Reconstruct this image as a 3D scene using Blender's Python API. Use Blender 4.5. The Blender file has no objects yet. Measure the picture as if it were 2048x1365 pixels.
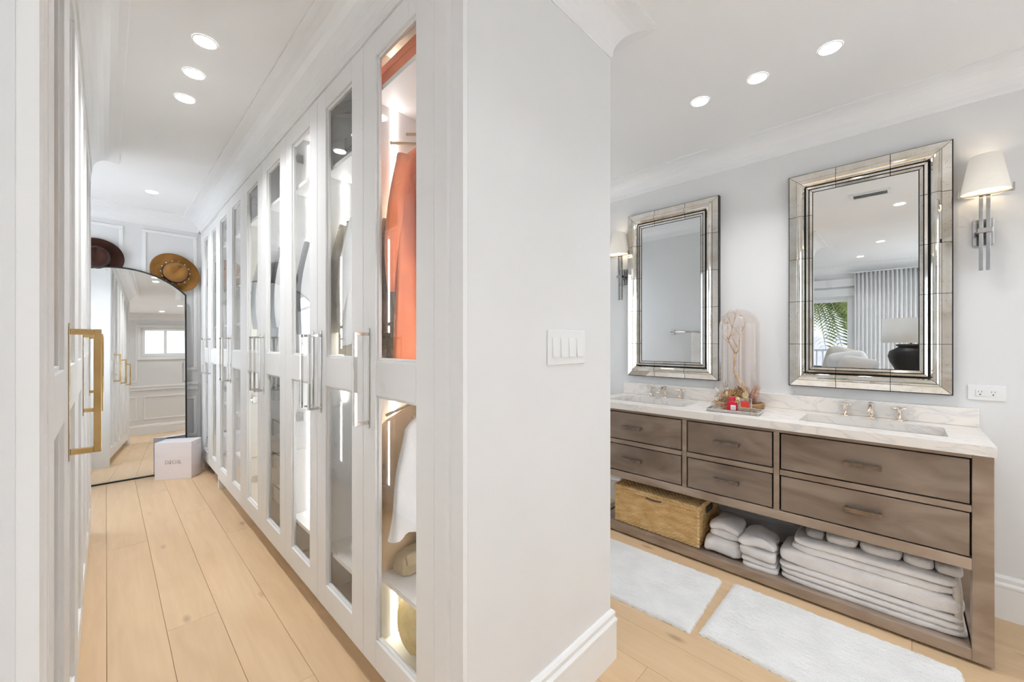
import bpy, math, random
from mathutils import Vector, noise

# ------------------------------------------------------------------ camera, world, lights, exposure
scene = bpy.context.scene
col = scene.collection
CAM_H = 1.28
FPX, CXP, HZ, VPX = 796.4, 1024.0, 685.0, 212.0          # focal length and horizon in pixels of the 2048 x 1365 frame
YAW = math.atan((CXP - VPX) / FPX)
cd = bpy.data.cameras.new('camera')
cam = bpy.data.objects.new('camera', cd)
col.objects.link(cam)
cam.location = (0, 0, CAM_H)
cam.rotation_euler = (math.pi / 2, 0, -YAW)
cd.sensor_width = 36.0
cd.lens = 36.0 * FPX / 2048.0
cd.shift_y = (HZ - 682.5) / 2048.0
cd.clip_start = 0.02
scene.camera = cam

world = bpy.data.worlds.new('world')
scene.world = world
world.use_nodes = True
wb = world.node_tree.nodes['Background']
wb.inputs['Color'].default_value = (0.78, 0.88, 1.0, 1)
wb.inputs['Strength'].default_value = 1.6

DOWNLIGHT_W = 1.9
LED_STRENGTH = 16.0
vs = scene.view_settings
vs.view_transform = 'Standard'
vs.look = 'None'
vs.exposure = 0.44
vs.gamma = 1.0
vs.use_curve_mapping = False
scene.cycles.use_denoising = True
scene.cycles.max_bounces = 7
scene.cycles.use_adaptive_sampling = True
scene.cycles.adaptive_threshold = 0.11
scene.cycles.adaptive_min_samples = 14
scene.cycles.use_light_tree = False
scene.cycles.diffuse_bounces = 5
scene.cycles.glossy_bounces = 4
scene.cycles.transmission_bounces = 4
scene.cycles.transparent_max_bounces = 14
scene.cycles.caustics_reflective = False
scene.cycles.caustics_refractive = False
scene.cycles.sample_clamp_indirect = 6.0

def lamp(name, kind, loc, power, color=(1, 1, 1), size=0.1, rot=(0, 0, 0), size_y=None, spread=None, parent=None):
    d = bpy.data.lights.new(name, kind)
    d.energy = power
    d.color = color
    if kind == 'AREA':
        d.size = size
        if size_y:
            d.shape = 'RECTANGLE'
            d.size_y = size_y
        else:
            d.shape = 'DISK'
        if spread:
            d.spread = spread
    elif kind == 'POINT':
        d.shadow_soft_size = size
    o = bpy.data.objects.new(name, d)
    col.objects.link(o)
    o.location = loc
    o.rotation_euler = rot
    if parent:
        o.parent = parent
    return o

# area lamps at added, unseen windows, put in to brighten the rooms
FILL_TINT = (0.87, 0.95, 1.06)
lamp('back_added_fill', 'AREA', (-1.75, -1.24, 1.25), 17, FILL_TINT, 1.7, (math.radians(90), 0, 0), 2.0)
lamp('side_added_fill', 'AREA', (1.85, -1.185, 1.25), 4.2, FILL_TINT, 1.2, (math.radians(90), 0, 0), 1.9)
lamp('alcove_added_fill', 'AREA', (-0.735, 4.56, 1.45), 10, FILL_TINT, 1.2, (0, math.radians(-90), 0), 0.9)
lamp('bath_added_fill', 'AREA', (2.1, 2.565, 1.45), 3, FILL_TINT, 1.1, (math.radians(-90), 0, 0), 1.2)
lamp('outdoor_sun', 'SUN', (-4, 3, 6), 2.6, (1.0, 0.95, 0.86), rot=(math.radians(-25), math.radians(35), 0))

R = random.Random(7)

# ------------------------------------------------------------------ mesh helpers
class MB:
    def __init__(s):
        s.v = []; s.f = []
    def add(s, v, f):
        n = len(s.v)
        s.v += [tuple(p) for p in v]
        s.f += [tuple(i + n for i in q) for q in f]
        return s
    def box(s, x0, x1, y0, y1, z0, z1):
        return s.add([(x0,y0,z0),(x1,y0,z0),(x1,y1,z0),(x0,y1,z0),(x0,y0,z1),(x1,y0,z1),(x1,y1,z1),(x0,y1,z1)],
                     [(3,2,1,0),(4,5,6,7),(0,1,5,4),(1,2,6,5),(2,3,7,6),(3,0,4,7)])
    def prism(s, pts, a, b, axis='z'):
        """pts: closed 2D outline, extruded from a to b along axis"""
        def P(p, h):
            return {'z': (p[0], p[1], h), 'y': (p[0], h, p[1]), 'x': (h, p[0], p[1])}[axis]
        n = len(pts)
        v = [P(p, a) for p in pts] + [P(p, b) for p in pts]
        f = [(i, (i+1) % n, n + (i+1) % n, n + i) for i in range(n)]
        return s.add(v, f + [tuple(range(n))[::-1], tuple(range(n, 2*n))])
    def lathe(s, prof, n=32, c=(0, 0, 0), cap=True, axis='z'):
        v = []; f = []
        for (r, z) in prof:
            for k in range(n):
                t = 2*math.pi*k/n
                if axis == 'z': v.append((c[0]+r*math.cos(t), c[1]+r*math.sin(t), c[2]+z))
                elif axis == 'y': v.append((c[0]+r*math.cos(t), c[1]+z, c[2]+r*math.sin(t)))
                else: v.append((c[0]+z, c[1]+r*math.cos(t), c[2]+r*math.sin(t)))
        m = len(prof)
        for i in range(m-1):
            for k in range(n):
                f.append((i*n+k, i*n+(k+1) % n, (i+1)*n+(k+1) % n, (i+1)*n+k))
        if cap:
            f.append(tuple(range(n))[::-1]); f.append(tuple(range((m-1)*n, m*n)))
        return s.add(v, f)
    def tube(s, pts, rad, n=8, cap=True):
        pts = [Vector(p) for p in pts]
        m = len(pts)
        rr = rad if isinstance(rad, (list, tuple)) else [rad]*m
        v = []; f = []
        up = Vector((0, 0, 1))
        for i, p in enumerate(pts):
            t = (pts[min(i+1, m-1)] - pts[max(i-1, 0)]).normalized()
            if abs(t.dot(up)) > 0.95:
                a = t.cross(Vector((1, 0, 0))).normalized()
            else:
                a = t.cross(up).normalized()
            b = t.cross(a).normalized()
            for k in range(n):
                w = 2*math.pi*k/n
                v.append(p + a*(rr[i]*math.cos(w)) + b*(rr[i]*math.sin(w)))
        for i in range(m-1):
            for k in range(n):
                f.append((i*n+k, i*n+(k+1) % n, (i+1)*n+(k+1) % n, (i+1)*n+k))
        if cap:
            f.append(tuple(range(n))[::-1]); f.append(tuple(range((m-1)*n, m*n)))
        return s.add(v, f)
    def grid(s, nu, nv, fn, wrap_u=False):
        v = [fn(i/(nu if wrap_u else nu-1), j/(nv-1)) for j in range(nv) for i in range(nu)]
        f = []
        for j in range(nv-1):
            for i in range(nu if wrap_u else nu-1):
                i2 = (i+1) % nu
                f.append((j*nu+i, j*nu+i2, (j+1)*nu+i2, (j+1)*nu+i))
        return s.add(v, f)
    def sweep(s, path, prof, closed=False):
        """extrude profile (d, z) along a level path of (x, y); d points to the left of the path"""
        n = len(path); P = [Vector((p[0], p[1])) for p in path]
        rows = []
        for i in range(n):
            def nrm(a, b):
                t = (b - a).normalized(); return Vector((-t.y, t.x))
            if closed or 0 < i < n-1:
                n1 = nrm(P[i-1], P[i]); n2 = nrm(P[i], P[(i+1) % n])
                m = (n1 + n2); m = m / max(1e-6, m.dot(n1))
            elif i == 0: m = nrm(P[0], P[1])
            else: m = nrm(P[n-2], P[n-1])
            rows.append([(P[i].x + m.x*d, P[i].y + m.y*d, z) for d, z in prof])
        k = len(prof)
        v = [p for r in rows for p in r]; f = []
        for i in range(n if closed else n-1):
            j = (i+1) % n
            for a in range(k-1):
                f.append((i*k+a, j*k+a, j*k+a+1, i*k+a+1))
            f.append((i*k+k-1, j*k+k-1, j*k, i*k))
        if not closed:
            f.append(tuple(range(k))); f.append(tuple(range((n-1)*k, n*k))[::-1])
        return s.add(v, f)
    def mesh(s, name, mat=None, smooth=False):
        me = bpy.data.meshes.new(name)
        me.from_pydata(s.v, [], s.f)
        import bmesh
        bm = bmesh.new(); bm.from_mesh(me)
        bmesh.ops.recalc_face_normals(bm, faces=bm.faces)
        bm.to_mesh(me); bm.free()
        if smooth:
            me.polygons.foreach_set('use_smooth', [True]*len(me.polygons))
        if mat: me.materials.append(mat)
        return me
    def build(s, name, mat=None, parent=None, smooth=False, bevel=0, loc=None, seg=2, auto=False, world=False):
        if world and parent:
            l = parent.location
            s.v = [(a-l.x, b-l.y, c-l.z) for a, b, c in s.v]
        o = bpy.data.objects.new(name, s.mesh(name, mat, smooth))
        col.objects.link(o)
        if parent: o.parent = parent
        if loc: o.location = loc
        if bevel: add_bevel(o, bevel, seg)
        return o

def add_bevel(o, w, seg=2):
    m = o.modifiers.new('bevel', 'BEVEL')
    m.width = w; m.segments = seg; m.limit_method = 'ANGLE'; m.angle_limit = math.radians(40)

def sub(o, lv=1):
    m = o.modifiers.new('subdivision', 'SUBSURF'); m.levels = lv; m.render_levels = lv

def empty(name, loc=(0, 0, 0), rz=0, rot=None):
    o = bpy.data.objects.new(name, None)
    col.objects.link(o)
    o.location = loc
    o.rotation_euler = rot if rot else (0, 0, rz)
    o.empty_display_size = 0.05
    return o

def tag(o, label=None, cat=None, group=None, kind=None):
    if label: o['label'] = label
    if cat: o['category'] = cat
    if group: o['group'] = group
    if kind: o['kind'] = kind
    return o

def struct(o):
    o['kind'] = 'structure'; return o

KIDS = {}
def copy_tree(o, parent=None):
    c = o.copy(); col.objects.link(c)
    c.parent = parent
    for ch in [q for q in bpy.data.objects if q.parent == o and q is not c]:
        copy_tree(ch, c)
    return c

def superslab(mb, cx, cy, z0, w, d, h, e=5.0, nu=28, nv=10, amp=0.004, seed=0, freq=9.0):
    """soft cushion-like slab: rounded on all edges, gently uneven"""
    def sg(t, p): return math.copysign(abs(t)**p, t)
    def fn(u, v):
        a = 2*math.pi*u; b = math.pi*(v-0.5)
        cb = sg(math.cos(b), 2/e); sb = sg(math.sin(b), 2/3.4)
        x = w/2*cb*sg(math.cos(a), 2/e); y = d/2*cb*sg(math.sin(a), 2/e); z = h/2*sb
        n = noise.noise_vector(Vector(((x+seed)*freq, (y+seed*1.7)*freq, (z+seed*.3)*freq)))*amp
        if amp >= 0.0055: n += noise.noise_vector(Vector(((x+seed)*freq*2.4, (y-seed)*freq*2.4, z*6+seed)))*amp*0.7
        return (cx+x+n.x, cy+y+n.y, z0+h/2+z+n.z*0.8)
    return mb.grid(nu, nv, fn, wrap_u=True)

# ------------------------------------------------------------------ materials
MATS = {}
def srgb(r, g, b):
    f = lambda c: (c/255/12.92 if c/255 <= 0.04045 else ((c/255+0.055)/1.055)**2.4)
    return (f(r), f(g), f(b), 1)

def pm(name, color, rough=0.5, metal=0.0, spec=0.5, emit=None, estr=0, sheen=0, coat=0, trans=0, ior=1.45):
    m = bpy.data.materials.new(name); m.use_nodes = True
    b = m.node_tree.nodes['Principled BSDF']
    b.inputs['Base Color'].default_value = color if len(color) == 4 else (*color, 1)
    b.inputs['Roughness'].default_value = rough
    b.inputs['Metallic'].default_value = metal
    b.inputs['Specular IOR Level'].default_value = spec
    b.inputs['IOR'].default_value = ior
    if sheen: b.inputs['Sheen Weight'].default_value = sheen
    if coat: b.inputs['Coat Weight'].default_value = coat
    if trans: b.inputs['Transmission Weight'].default_value = trans
    if emit:
        b.inputs['Emission Color'].default_value = emit if len(emit) == 4 else (*emit, 1)
        b.inputs['Emission Strength'].default_value = estr
    MATS[name] = m
    return m

def nodes(m):
    nt = m.node_tree
    return nt, nt.nodes, nt.links, nt.nodes['Principled BSDF']

def noise_col(m, c1, c2, scale=(1, 1, 1), nscale=4.0, detail=4.0, lo=0.35, hi=0.65, objrand=0.0, bump=0.0, bscale=None, coords='Object', rough=None, dist=0.0):
    nt, N, L, b = nodes(m)
    tc = N.new('ShaderNodeTexCoord'); mp = N.new('ShaderNodeMapping')
    mp.inputs['Scale'].default_value = scale
    L.new(tc.outputs[coords], mp.inputs['Vector'])
    vec = mp.outputs['Vector']
    if objrand:
        oi = N.new('ShaderNodeObjectInfo'); ad = N.new('ShaderNodeVectorMath'); ad.operation = 'ADD'
        sc = N.new('ShaderNodeVectorMath'); sc.operation = 'SCALE'; sc.inputs['Scale'].default_value = 37.0
        cmb = N.new('ShaderNodeCombineXYZ')
        for k in range(3): L.new(oi.outputs['Random'], cmb.inputs[k])
        L.new(cmb.outputs[0], sc.inputs[0]); L.new(vec, ad.inputs[0]); L.new(sc.outputs[0], ad.inputs[1])
        vec = ad.outputs[0]
    nz = N.new('ShaderNodeTexNoise'); nz.inputs['Scale'].default_value = nscale; nz.inputs['Detail'].default_value = detail
    nz.inputs['Distortion'].default_value = dist
    L.new(vec, nz.inputs['Vector'])
    cr = N.new('ShaderNodeValToRGB')
    cr.color_ramp.elements[0].position = lo; cr.color_ramp.elements[1].position = hi
    cr.color_ramp.elements[0].color = c1; cr.color_ramp.elements[1].color = c2
    L.new(nz.outputs['Fac'], cr.inputs['Fac'])
    out = cr.outputs['Color']
    if objrand:
        hsv = N.new('ShaderNodeHueSaturation')
        mr = N.new('ShaderNodeMapRange'); mr.inputs['To Min'].default_value = 1-objrand; mr.inputs['To Max'].default_value = 1+objrand
        L.new(oi.outputs['Random'], mr.inputs['Value']); L.new(mr.outputs[0], hsv.inputs['Value']); L.new(out, hsv.inputs['Color'])
        out = hsv.outputs['Color']
    L.new(out, b.inputs['Base Color'])
    if bump:
        bp = N.new('ShaderNodeBump'); bp.inputs['Strength'].default_value = bump; bp.inputs['Distance'].default_value = 0.004
        if bscale:
            n2 = N.new('ShaderNodeTexNoise'); n2.inputs['Scale'].default_value = bscale; n2.inputs['Detail'].default_value = 3
            L.new(tc.outputs[coords], n2.inputs['Vector']); L.new(n2.outputs['Fac'], bp.inputs['Height'])
        else:
            L.new(nz.outputs['Fac'], bp.inputs['Height'])
        L.new(bp.outputs['Normal'], b.inputs['Normal'])
    return m

WALL = pm('wall_paint', (0.86, 0.855, 0.85), 0.55, spec=0.3)
noise_col(WALL, (0.785, 0.782, 0.778, 1), (0.80, 0.797, 0.793, 1), nscale=3, coords='Object', bump=0.03, bscale=180)
CEIL = pm('ceiling_paint', (0.83, 0.83, 0.82), 0.7, spec=0.2)
noise_col(CEIL, (0.905, 0.90, 0.89, 1), (0.92, 0.915, 0.905, 1), nscale=2)
TRIM = pm('trim_enamel', (0.83, 0.83, 0.825), 0.3)
noise_col(TRIM, (0.87, 0.87, 0.865, 1), (0.885, 0.885, 0.88, 1), nscale=3)
LACQ = pm('white_lacquer', (0.82, 0.815, 0.80), 0.45, spec=0.35)
noise_col(LACQ, (0.86, 0.855, 0.845, 1), (0.875, 0.87, 0.86, 1), nscale=3)
INNER = pm('cabinet_interior', (0.82, 0.815, 0.80), 0.5)
noise_col(INNER, (0.86, 0.855, 0.845, 1), (0.875, 0.87, 0.86, 1), nscale=3)

OAK = pm('oak_plank', srgb(214, 180, 138), 0.42)
def oak_nodes(m):
    nt, N, L, b = nodes(m)
    tc = N.new('ShaderNodeTexCoord'); oi = N.new('ShaderNodeObjectInfo')
    cmb = N.new('ShaderNodeCombineXYZ')
    for k in range(3): L.new(oi.outputs['Random'], cmb.inputs[k])
    sc = N.new('ShaderNodeVectorMath'); sc.operation = 'SCALE'; sc.inputs['Scale'].default_value = 53.0
    L.new(cmb.outputs[0], sc.inputs[0])
    ad = N.new('ShaderNodeVectorMath'); L.new(tc.outputs['Object'], ad.inputs[0]); L.new(sc.outputs[0], ad.inputs[1])
    m1 = N.new('ShaderNodeMapping'); m1.inputs['Scale'].default_value = (26, 1.6, 20); L.new(ad.outputs[0], m1.inputs['Vector'])
    n1 = N.new('ShaderNodeTexNoise'); n1.inputs['Scale'].default_value = 1.6; n1.inputs['Detail'].default_value = 8; n1.inputs['Distortion'].default_value = 0.6
    L.new(m1.outputs[0], n1.inputs['Vector'])
    m2 = N.new('ShaderNodeMapping'); m2.inputs['Scale'].default_value = (5, 0.9, 5); L.new(ad.outputs[0], m2.inputs['Vector'])
    n2 = N.new('ShaderNodeTexNoise'); n2.inputs['Scale'].default_value = 2.0; n2.inputs['Detail'].default_value = 3; n2.inputs['Distortion'].default_value = 1.2
    L.new(m2.outputs[0], n2.inputs['Vector'])
    m3 = N.new('ShaderNodeMapping'); m3.inputs['Scale'].default_value = (6.5, 2.6, 6); L.new(ad.outputs[0], m3.inputs['Vector'])
    kn = N.new('ShaderNodeTexVoronoi'); kn.inputs['Scale'].default_value = 0.75; L.new(m3.outputs[0], kn.inputs['Vector'])
    cr = N.new('ShaderNodeValToRGB'); e = cr.color_ramp.elements
    e[0].position = 0.25; e[0].color = (0.63, 0.432, 0.25, 1); e[1].position = 0.75; e[1].color = (0.745, 0.54, 0.335, 1)
    mx = N.new('ShaderNodeMix'); mx.data_type = 'FLOAT'; mx.inputs[0].default_value = 0.55
    L.new(n1.outputs['Fac'], mx.inputs[2]); L.new(n2.outputs['Fac'], mx.inputs[3]); L.new(mx.outputs[0], cr.inputs['Fac'])
    kr = N.new('ShaderNodeMapRange'); kr.inputs['From Min'].default_value = 0.03; kr.inputs['From Max'].default_value = 0.10
    kr.inputs['To Min'].default_value = 0.6; kr.inputs['To Max'].default_value = 0.0
    L.new(kn.outputs['Distance'], kr.inputs['Value'])
    m4 = N.new('ShaderNodeMix'); m4.data_type = 'RGBA'; m4.inputs['B'].default_value = (0.30, 0.19, 0.11, 1)
    L.new(kr.outputs[0], m4.inputs['Factor']); L.new(cr.outputs['Color'], m4.inputs['A'])
    hsv = N.new('ShaderNodeHueSaturation'); mr = N.new('ShaderNodeMapRange')
    mr.inputs['To Min'].default_value = 0.94; mr.inputs['To Max'].default_value = 1.05
    L.new(oi.outputs['Random'], mr.inputs['Value']); L.new(mr.outputs[0], hsv.inputs['Value']); L.new(m4.outputs['Result'], hsv.inputs['Color'])
    L.new(hsv.outputs['Color'], b.inputs['Base Color'])
    bp = N.new('ShaderNodeBump'); bp.inputs['Strength'].default_value = 0.06; bp.inputs['Distance'].default_value = 0.003
    L.new(n1.outputs['Fac'], bp.inputs['Height']); L.new(bp.outputs[0], b.inputs['Normal'])
oak_nodes(OAK)
SUBFLOOR = pm('subfloor', (0.32, 0.2, 0.11), 0.8)
noise_col(SUBFLOOR, (0.42, 0.28, 0.16, 1), (0.46, 0.31, 0.18, 1), nscale=8)

def thin_glass(name, tint=(1, 1, 1, 1), refl=1.0, f0=0.08):
    m = bpy.data.materials.new(name); m.use_nodes = True
    nt = m.node_tree; N = nt.nodes; L = nt.links
    N.remove(N['Principled BSDF'])
    out = N['Material Output']
    tr = N.new('ShaderNodeBsdfTransparent'); tr.inputs['Color'].default_value = tint
    gl = N.new('ShaderNodeBsdfGlossy'); gl.inputs['Roughness'].default_value = 0.0; gl.inputs['Color'].default_value = (refl, refl, refl, 1)
    lw = N.new('ShaderNodeLayerWeight'); lw.inputs['Blend'].default_value = 0.5
    pw = N.new('ShaderNodeMath'); pw.operation = 'POWER'; pw.inputs[1].default_value = 5.0
    ma = N.new('ShaderNodeMath'); ma.operation = 'MULTIPLY_ADD'; ma.inputs[1].default_value = 1-f0; ma.inputs[2].default_value = f0
    mx = N.new('ShaderNodeMixShader')
    L.new(lw.outputs['Facing'], pw.inputs[0]); L.new(pw.outputs[0], ma.inputs[0])
    L.new(ma.outputs[0], mx.inputs[0]); L.new(tr.outputs[0], mx.inputs[1]); L.new(gl.outputs[0], mx.inputs[2]); L.new(mx.outputs[0], out.inputs['Surface'])
    return m
PANE = thin_glass('door_glass', (0.985, 0.99, 0.985, 1), 0.95, 0.075)
CLEAR = thin_glass('clear_glass', (0.985, 0.985, 0.98, 1), 1.0, 0.05)
DOME_GLASS = thin_glass('dome_glass', (0.965, 0.928, 0.905, 1), 1.0, 0.055)
FROST = pm('frosted_glass', (0.9, 0.95, 0.97), 0.6, emit=(0.86, 0.94, 1.0), estr=0.62)
noise_col(FROST, (0.88, 0.94, 0.96, 1), (0.92, 0.96, 0.98, 1), nscale=5)
LED = pm('led_diffuser', (1, 1, 1), 0.5, emit=(0.98, 0.985, 0.99), estr=LED_STRENGTH)
LEDW = pm('warm_led_diffuser', (1, 1, 1), 0.5, emit=(1, 0.93, 0.74), estr=LED_STRENGTH)
LENS = pm('downlight_lens', (1, 1, 1), 0.5, emit=(1, 0.99, 0.97), estr=6.0)
NICKEL = pm('polished_nickel', (0.74, 0.72, 0.69), 0.06, 1.0)
noise_col(NICKEL, (0.72, 0.70, 0.67, 1), (0.77, 0.75, 0.72, 1), nscale=6)
STEEL = pm('brushed_nickel', (0.5, 0.49, 0.48), 0.16, 1.0)
noise_col(STEEL, (0.46, 0.45, 0.44, 1), (0.54, 0.53, 0.52, 1), nscale=40)
BRASS = pm('warm_brass', (0.78, 0.55, 0.25), 0.14, 1.0)
noise_col(BRASS, (0.60, 0.40, 0.17, 1), (0.70, 0.49, 0.23, 1), nscale=14)
TAPM = pm('rose_nickel', (0.90, 0.80, 0.68), 0.1, 1.0)
noise_col(TAPM, (0.88, 0.78, 0.65, 1), (0.92, 0.83, 0.72, 1), nscale=10)
BRONZE = pm('dark_bronze', (0.17, 0.135, 0.11), 0.28, 0.9)
noise_col(BRONZE, (0.22, 0.17, 0.14, 1), (0.32, 0.255, 0.21, 1), nscale=30)
BLACK = pm('black_lacquer', (0.012, 0.012, 0.013), 0.4)
noise_col(BLACK, (0.010, 0.010, 0.011, 1), (0.016, 0.016, 0.017, 1), nscale=10)
MIRROR = pm('silver_mirror', (0.90, 0.91, 0.905), 0.0, 1.0)
ANTIQUE = pm('antique_mirror', (0.80, 0.75, 0.67), 0.05, 1.0)
def antique_nodes(m):
    nt, N, L, b = nodes(m)
    tc = N.new('ShaderNodeTexCoord')
    vo = N.new('ShaderNodeTexVoronoi'); vo.inputs['Scale'].default_value = 70; vo.inputs['Randomness'].default_value = 1.0
    L.new(tc.outputs['Object'], vo.inputs['Vector'])
    mr = N.new('ShaderNodeMapRange'); mr.inputs['From Min'].default_value = 0.08; mr.inputs['From Max'].default_value = 0.13
    L.new(vo.outputs['Distance'], mr.inputs['Value'])
    nz = N.new('ShaderNodeTexNoise'); nz.inputs['Scale'].default_value = 14; nz.inputs['Detail'].default_value = 5
    L.new(tc.outputs['Object'], nz.inputs['Vector'])
    cr = N.new('ShaderNodeValToRGB'); e = cr.color_ramp.elements
    e[0].position = 0.35; e[0].color = (0.78, 0.73, 0.64, 1); e[1].position = 0.65; e[1].color = (0.90, 0.875, 0.83, 1)
    L.new(nz.outputs['Fac'], cr.inputs['Fac'])
    mx = N.new('ShaderNodeMix'); mx.data_type = 'RGBA'; mx.inputs['A'].default_value = (0.10, 0.09, 0.08, 1)
    L.new(mr.outputs[0], mx.inputs['Factor']); L.new(cr.outputs['Color'], mx.inputs['B'])
    L.new(mx.outputs['Result'], b.inputs['Base Color'])
antique_nodes(ANTIQUE)

VWOOD = pm('bronzed_wood', srgb(128, 106, 88), 0.38, 0.25)
noise_col(VWOOD, (0.20, 0.142, 0.105, 1), (0.37, 0.295, 0.235, 1), scale=(3, 1.0, 3.2), nscale=2.6, detail=5, lo=0.32, hi=0.68, objrand=0.10, bump=0.05, bscale=60, dist=0.8)
VFRAME = pm('bronzed_frame_wood', srgb(140, 118, 98), 0.36, 0.25)
noise_col(VFRAME, (0.29, 0.212, 0.155, 1), (0.45, 0.36, 0.285, 1), scale=(3, 1.0, 3.2), nscale=3, detail=5, lo=0.32, hi=0.68, objrand=0.06, bump=0.05, bscale=60, dist=0.8)
MARBLE = pm('carrara_marble', (0.82, 0.79, 0.76), 0.22)
def marble_nodes(m):
    nt, N, L, b = nodes(m)
    tc = N.new('ShaderNodeTexCoord')
    mp = N.new('ShaderNodeMapping'); mp.inputs['Scale'].default_value = (2.6, 1.2, 2.6); mp.inputs['Rotation'].default_value = (0.2, 0.1, 0.5)
    L.new(tc.outputs['Object'], mp.inputs['Vector'])
    n1 = N.new('ShaderNodeTexNoise'); n1.inputs['Scale'].default_value = 3.2; n1.inputs['Detail'].default_value = 9; n1.inputs['Distortion'].default_value = 1.4
    L.new(mp.outputs[0], n1.inputs['Vector'])
    cr = N.new('ShaderNodeValToRGB'); e = cr.color_ramp.elements
    e[0].position = 0.40; e[0].color = (0.89, 0.83, 0.765, 1); e[1].position = 0.60; e[1].color = (0.86, 0.81, 0.755, 1)
    k = e.new(0.495); k.color = (0.74, 0.71, 0.68, 1)
    k = e.new(0.46); k.color = (0.86, 0.80, 0.745, 1)
    k = e.new(0.53); k.color = (0.87, 0.815, 0.76, 1)
    L.new(n1.outputs['Fac'], cr.inputs['Fac'])
    L.new(cr.outputs['Color'], b.inputs['Base Color'])
marble_nodes(MARBLE)
CERAMIC = pm('white_ceramic', (0.82, 0.81, 0.79), 0.12)
noise_col(CERAMIC, (0.81, 0.80, 0.78, 1), (0.83, 0.82, 0.80, 1), nscale=5)
def cloth(name, c, var=0.05, rough=0.9, bump=0.25, bs=260, sheen=0.2):
    m = pm(name, c, rough, spec=0.2, sheen=sheen)
    lo = tuple(max(0, x*(1-var)) for x in c[:3]) + (1,); hi = tuple(min(1, x*(1+var)) for x in c[:3]) + (1,)
    return noise_col(m, lo, hi, nscale=7, detail=4, bump=bump, bscale=bs)
TOWEL = cloth('white_towel', (0.88, 0.84, 0.815), 0.05, bump=0.6, bs=320)
TOWELG = cloth('grey_towel', (0.47, 0.44, 0.43), 0.14, bump=0.6, bs=320)
RUG = cloth('white_mat_pile', (0.80, 0.79, 0.775), 0.05, bump=0.9, bs=170)
RUGEDGE = cloth('mat_binding', (0.62, 0.58, 0.50), 0.06)
CORAL = cloth('coral_silk', (0.82, 0.26, 0.12), 0.06, 0.55)
ORANGEBOX = pm('orange_card', srgb(226, 108, 66), 0.5)
noise_col(ORANGEBOX, (0.80, 0.20, 0.07, 1), (0.86, 0.24, 0.09, 1), nscale=5)
WHITEC = cloth('white_cotton', (0.80, 0.80, 0.80), 0.04)
GREYC = cloth('grey_cotton', (0.46, 0.47, 0.48), 0.06)
BEIGEC = cloth('beige_linen', (0.68, 0.62, 0.52), 0.06)
TANC = cloth('tan_suede', (0.66, 0.47, 0.29), 0.08)
BLACKC = cloth('black_wool', (0.03, 0.03, 0.033), 0.2)
BROWNC = cloth('brown_wool', (0.26, 0.14, 0.07), 0.12)
KHAKI = cloth('khaki_twill', (0.42, 0.34, 0.22), 0.08)
FELT_D = cloth('chocolate_felt', (0.045, 0.016, 0.010), 0.35, bump=0.15)
FELT_T = cloth('tan_felt', (0.27, 0.125, 0.030), 0.22, bump=0.15)
LEATHER = pm('dark_leather', (0.03, 0.015, 0.01), 0.5); noise_col(LEATHER, (0.025, 0.012, 0.008, 1), (0.04, 0.02, 0.013, 1), nscale=20)
PEARL = pm('shell_bead', (0.8, 0.68, 0.5), 0.25); noise_col(PEARL, (0.75, 0.62, 0.44, 1), (0.85, 0.74, 0.58, 1), nscale=40)
STRAW = pm('straw', (0.72, 0.58, 0.30), 0.7); noise_col(STRAW, (0.64, 0.50, 0.24, 1), (0.80, 0.66, 0.38, 1), scale=(1, 1, 8), nscale=20, bump=0.3)
FOIL = pm('crinkled_foil', (0.75, 0.72, 0.70), 0.18, 1.0); noise_col(FOIL, (0.55, 0.45, 0.36, 1), (0.85, 0.86, 0.88, 1), nscale=16)
WICKER = pm('water_hyacinth', (0.60, 0.40, 0.18), 0.6)
noise_col(WICKER, (0.66, 0.41, 0.16, 1), (0.88, 0.63, 0.32, 1), scale=(1, 1, 3), nscale=12, detail=3, lo=0.3, hi=0.7, bump=0.1)
BOXP = pm('blush_card', (0.83, 0.775, 0.785), 0.45); noise_col(BOXP, (0.82, 0.765, 0.775, 1), (0.84, 0.785, 0.795, 1), nscale=3)
BOXIN = pm('pale_blue_card', (0.62, 0.69, 0.78), 0.5); noise_col(BOXIN, (0.60, 0.67, 0.76, 1), (0.64, 0.71, 0.80, 1), nscale=3)
GILT = pm('gilt_ink', (0.62, 0.55, 0.45), 0.3, 0.7); noise_col(GILT, (0.58, 0.51, 0.41, 1), (0.66, 0.59, 0.49, 1), nscale=30)
SHADE = pm('linen_lampshade', (0.85, 0.82, 0.76), 0.8, emit=(1.0, 0.86, 0.68), estr=0.16)
noise_col(SHADE, (0.84, 0.80, 0.74, 1), (0.87, 0.84, 0.78, 1), scale=(1, 1, 6), nscale=40, bump=0.1)
BULB = pm('warm_bulb', (1, 1, 1), 0.5, emit=(1.0, 0.80, 0.55), estr=4)
PLASTIC = pm('white_plastic', (0.84, 0.84, 0.83), 0.3); noise_col(PLASTIC, (0.83, 0.83, 0.82, 1), (0.85, 0.85, 0.84, 1), nscale=4)
PLDARK = pm('socket_slot', (0.05, 0.05, 0.05), 0.6); noise_col(PLDARK, (0.045, 0.045, 0.045, 1), (0.055, 0.055, 0.055, 1), nscale=4)
DRIFT = pm('driftwood', (0.70, 0.50, 0.32), 0.75); noise_col(DRIFT, (0.58, 0.38, 0.22, 1), (0.80, 0.62, 0.42, 1), scale=(3, 3, 1), nscale=24, bump=0.4)
TWIG = pm('dark_twig', (0.10, 0.075, 0.06), 0.8); noise_col(TWIG, (0.08, 0.06, 0.05, 1), (0.13, 0.10, 0.08, 1), nscale=24)
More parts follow.
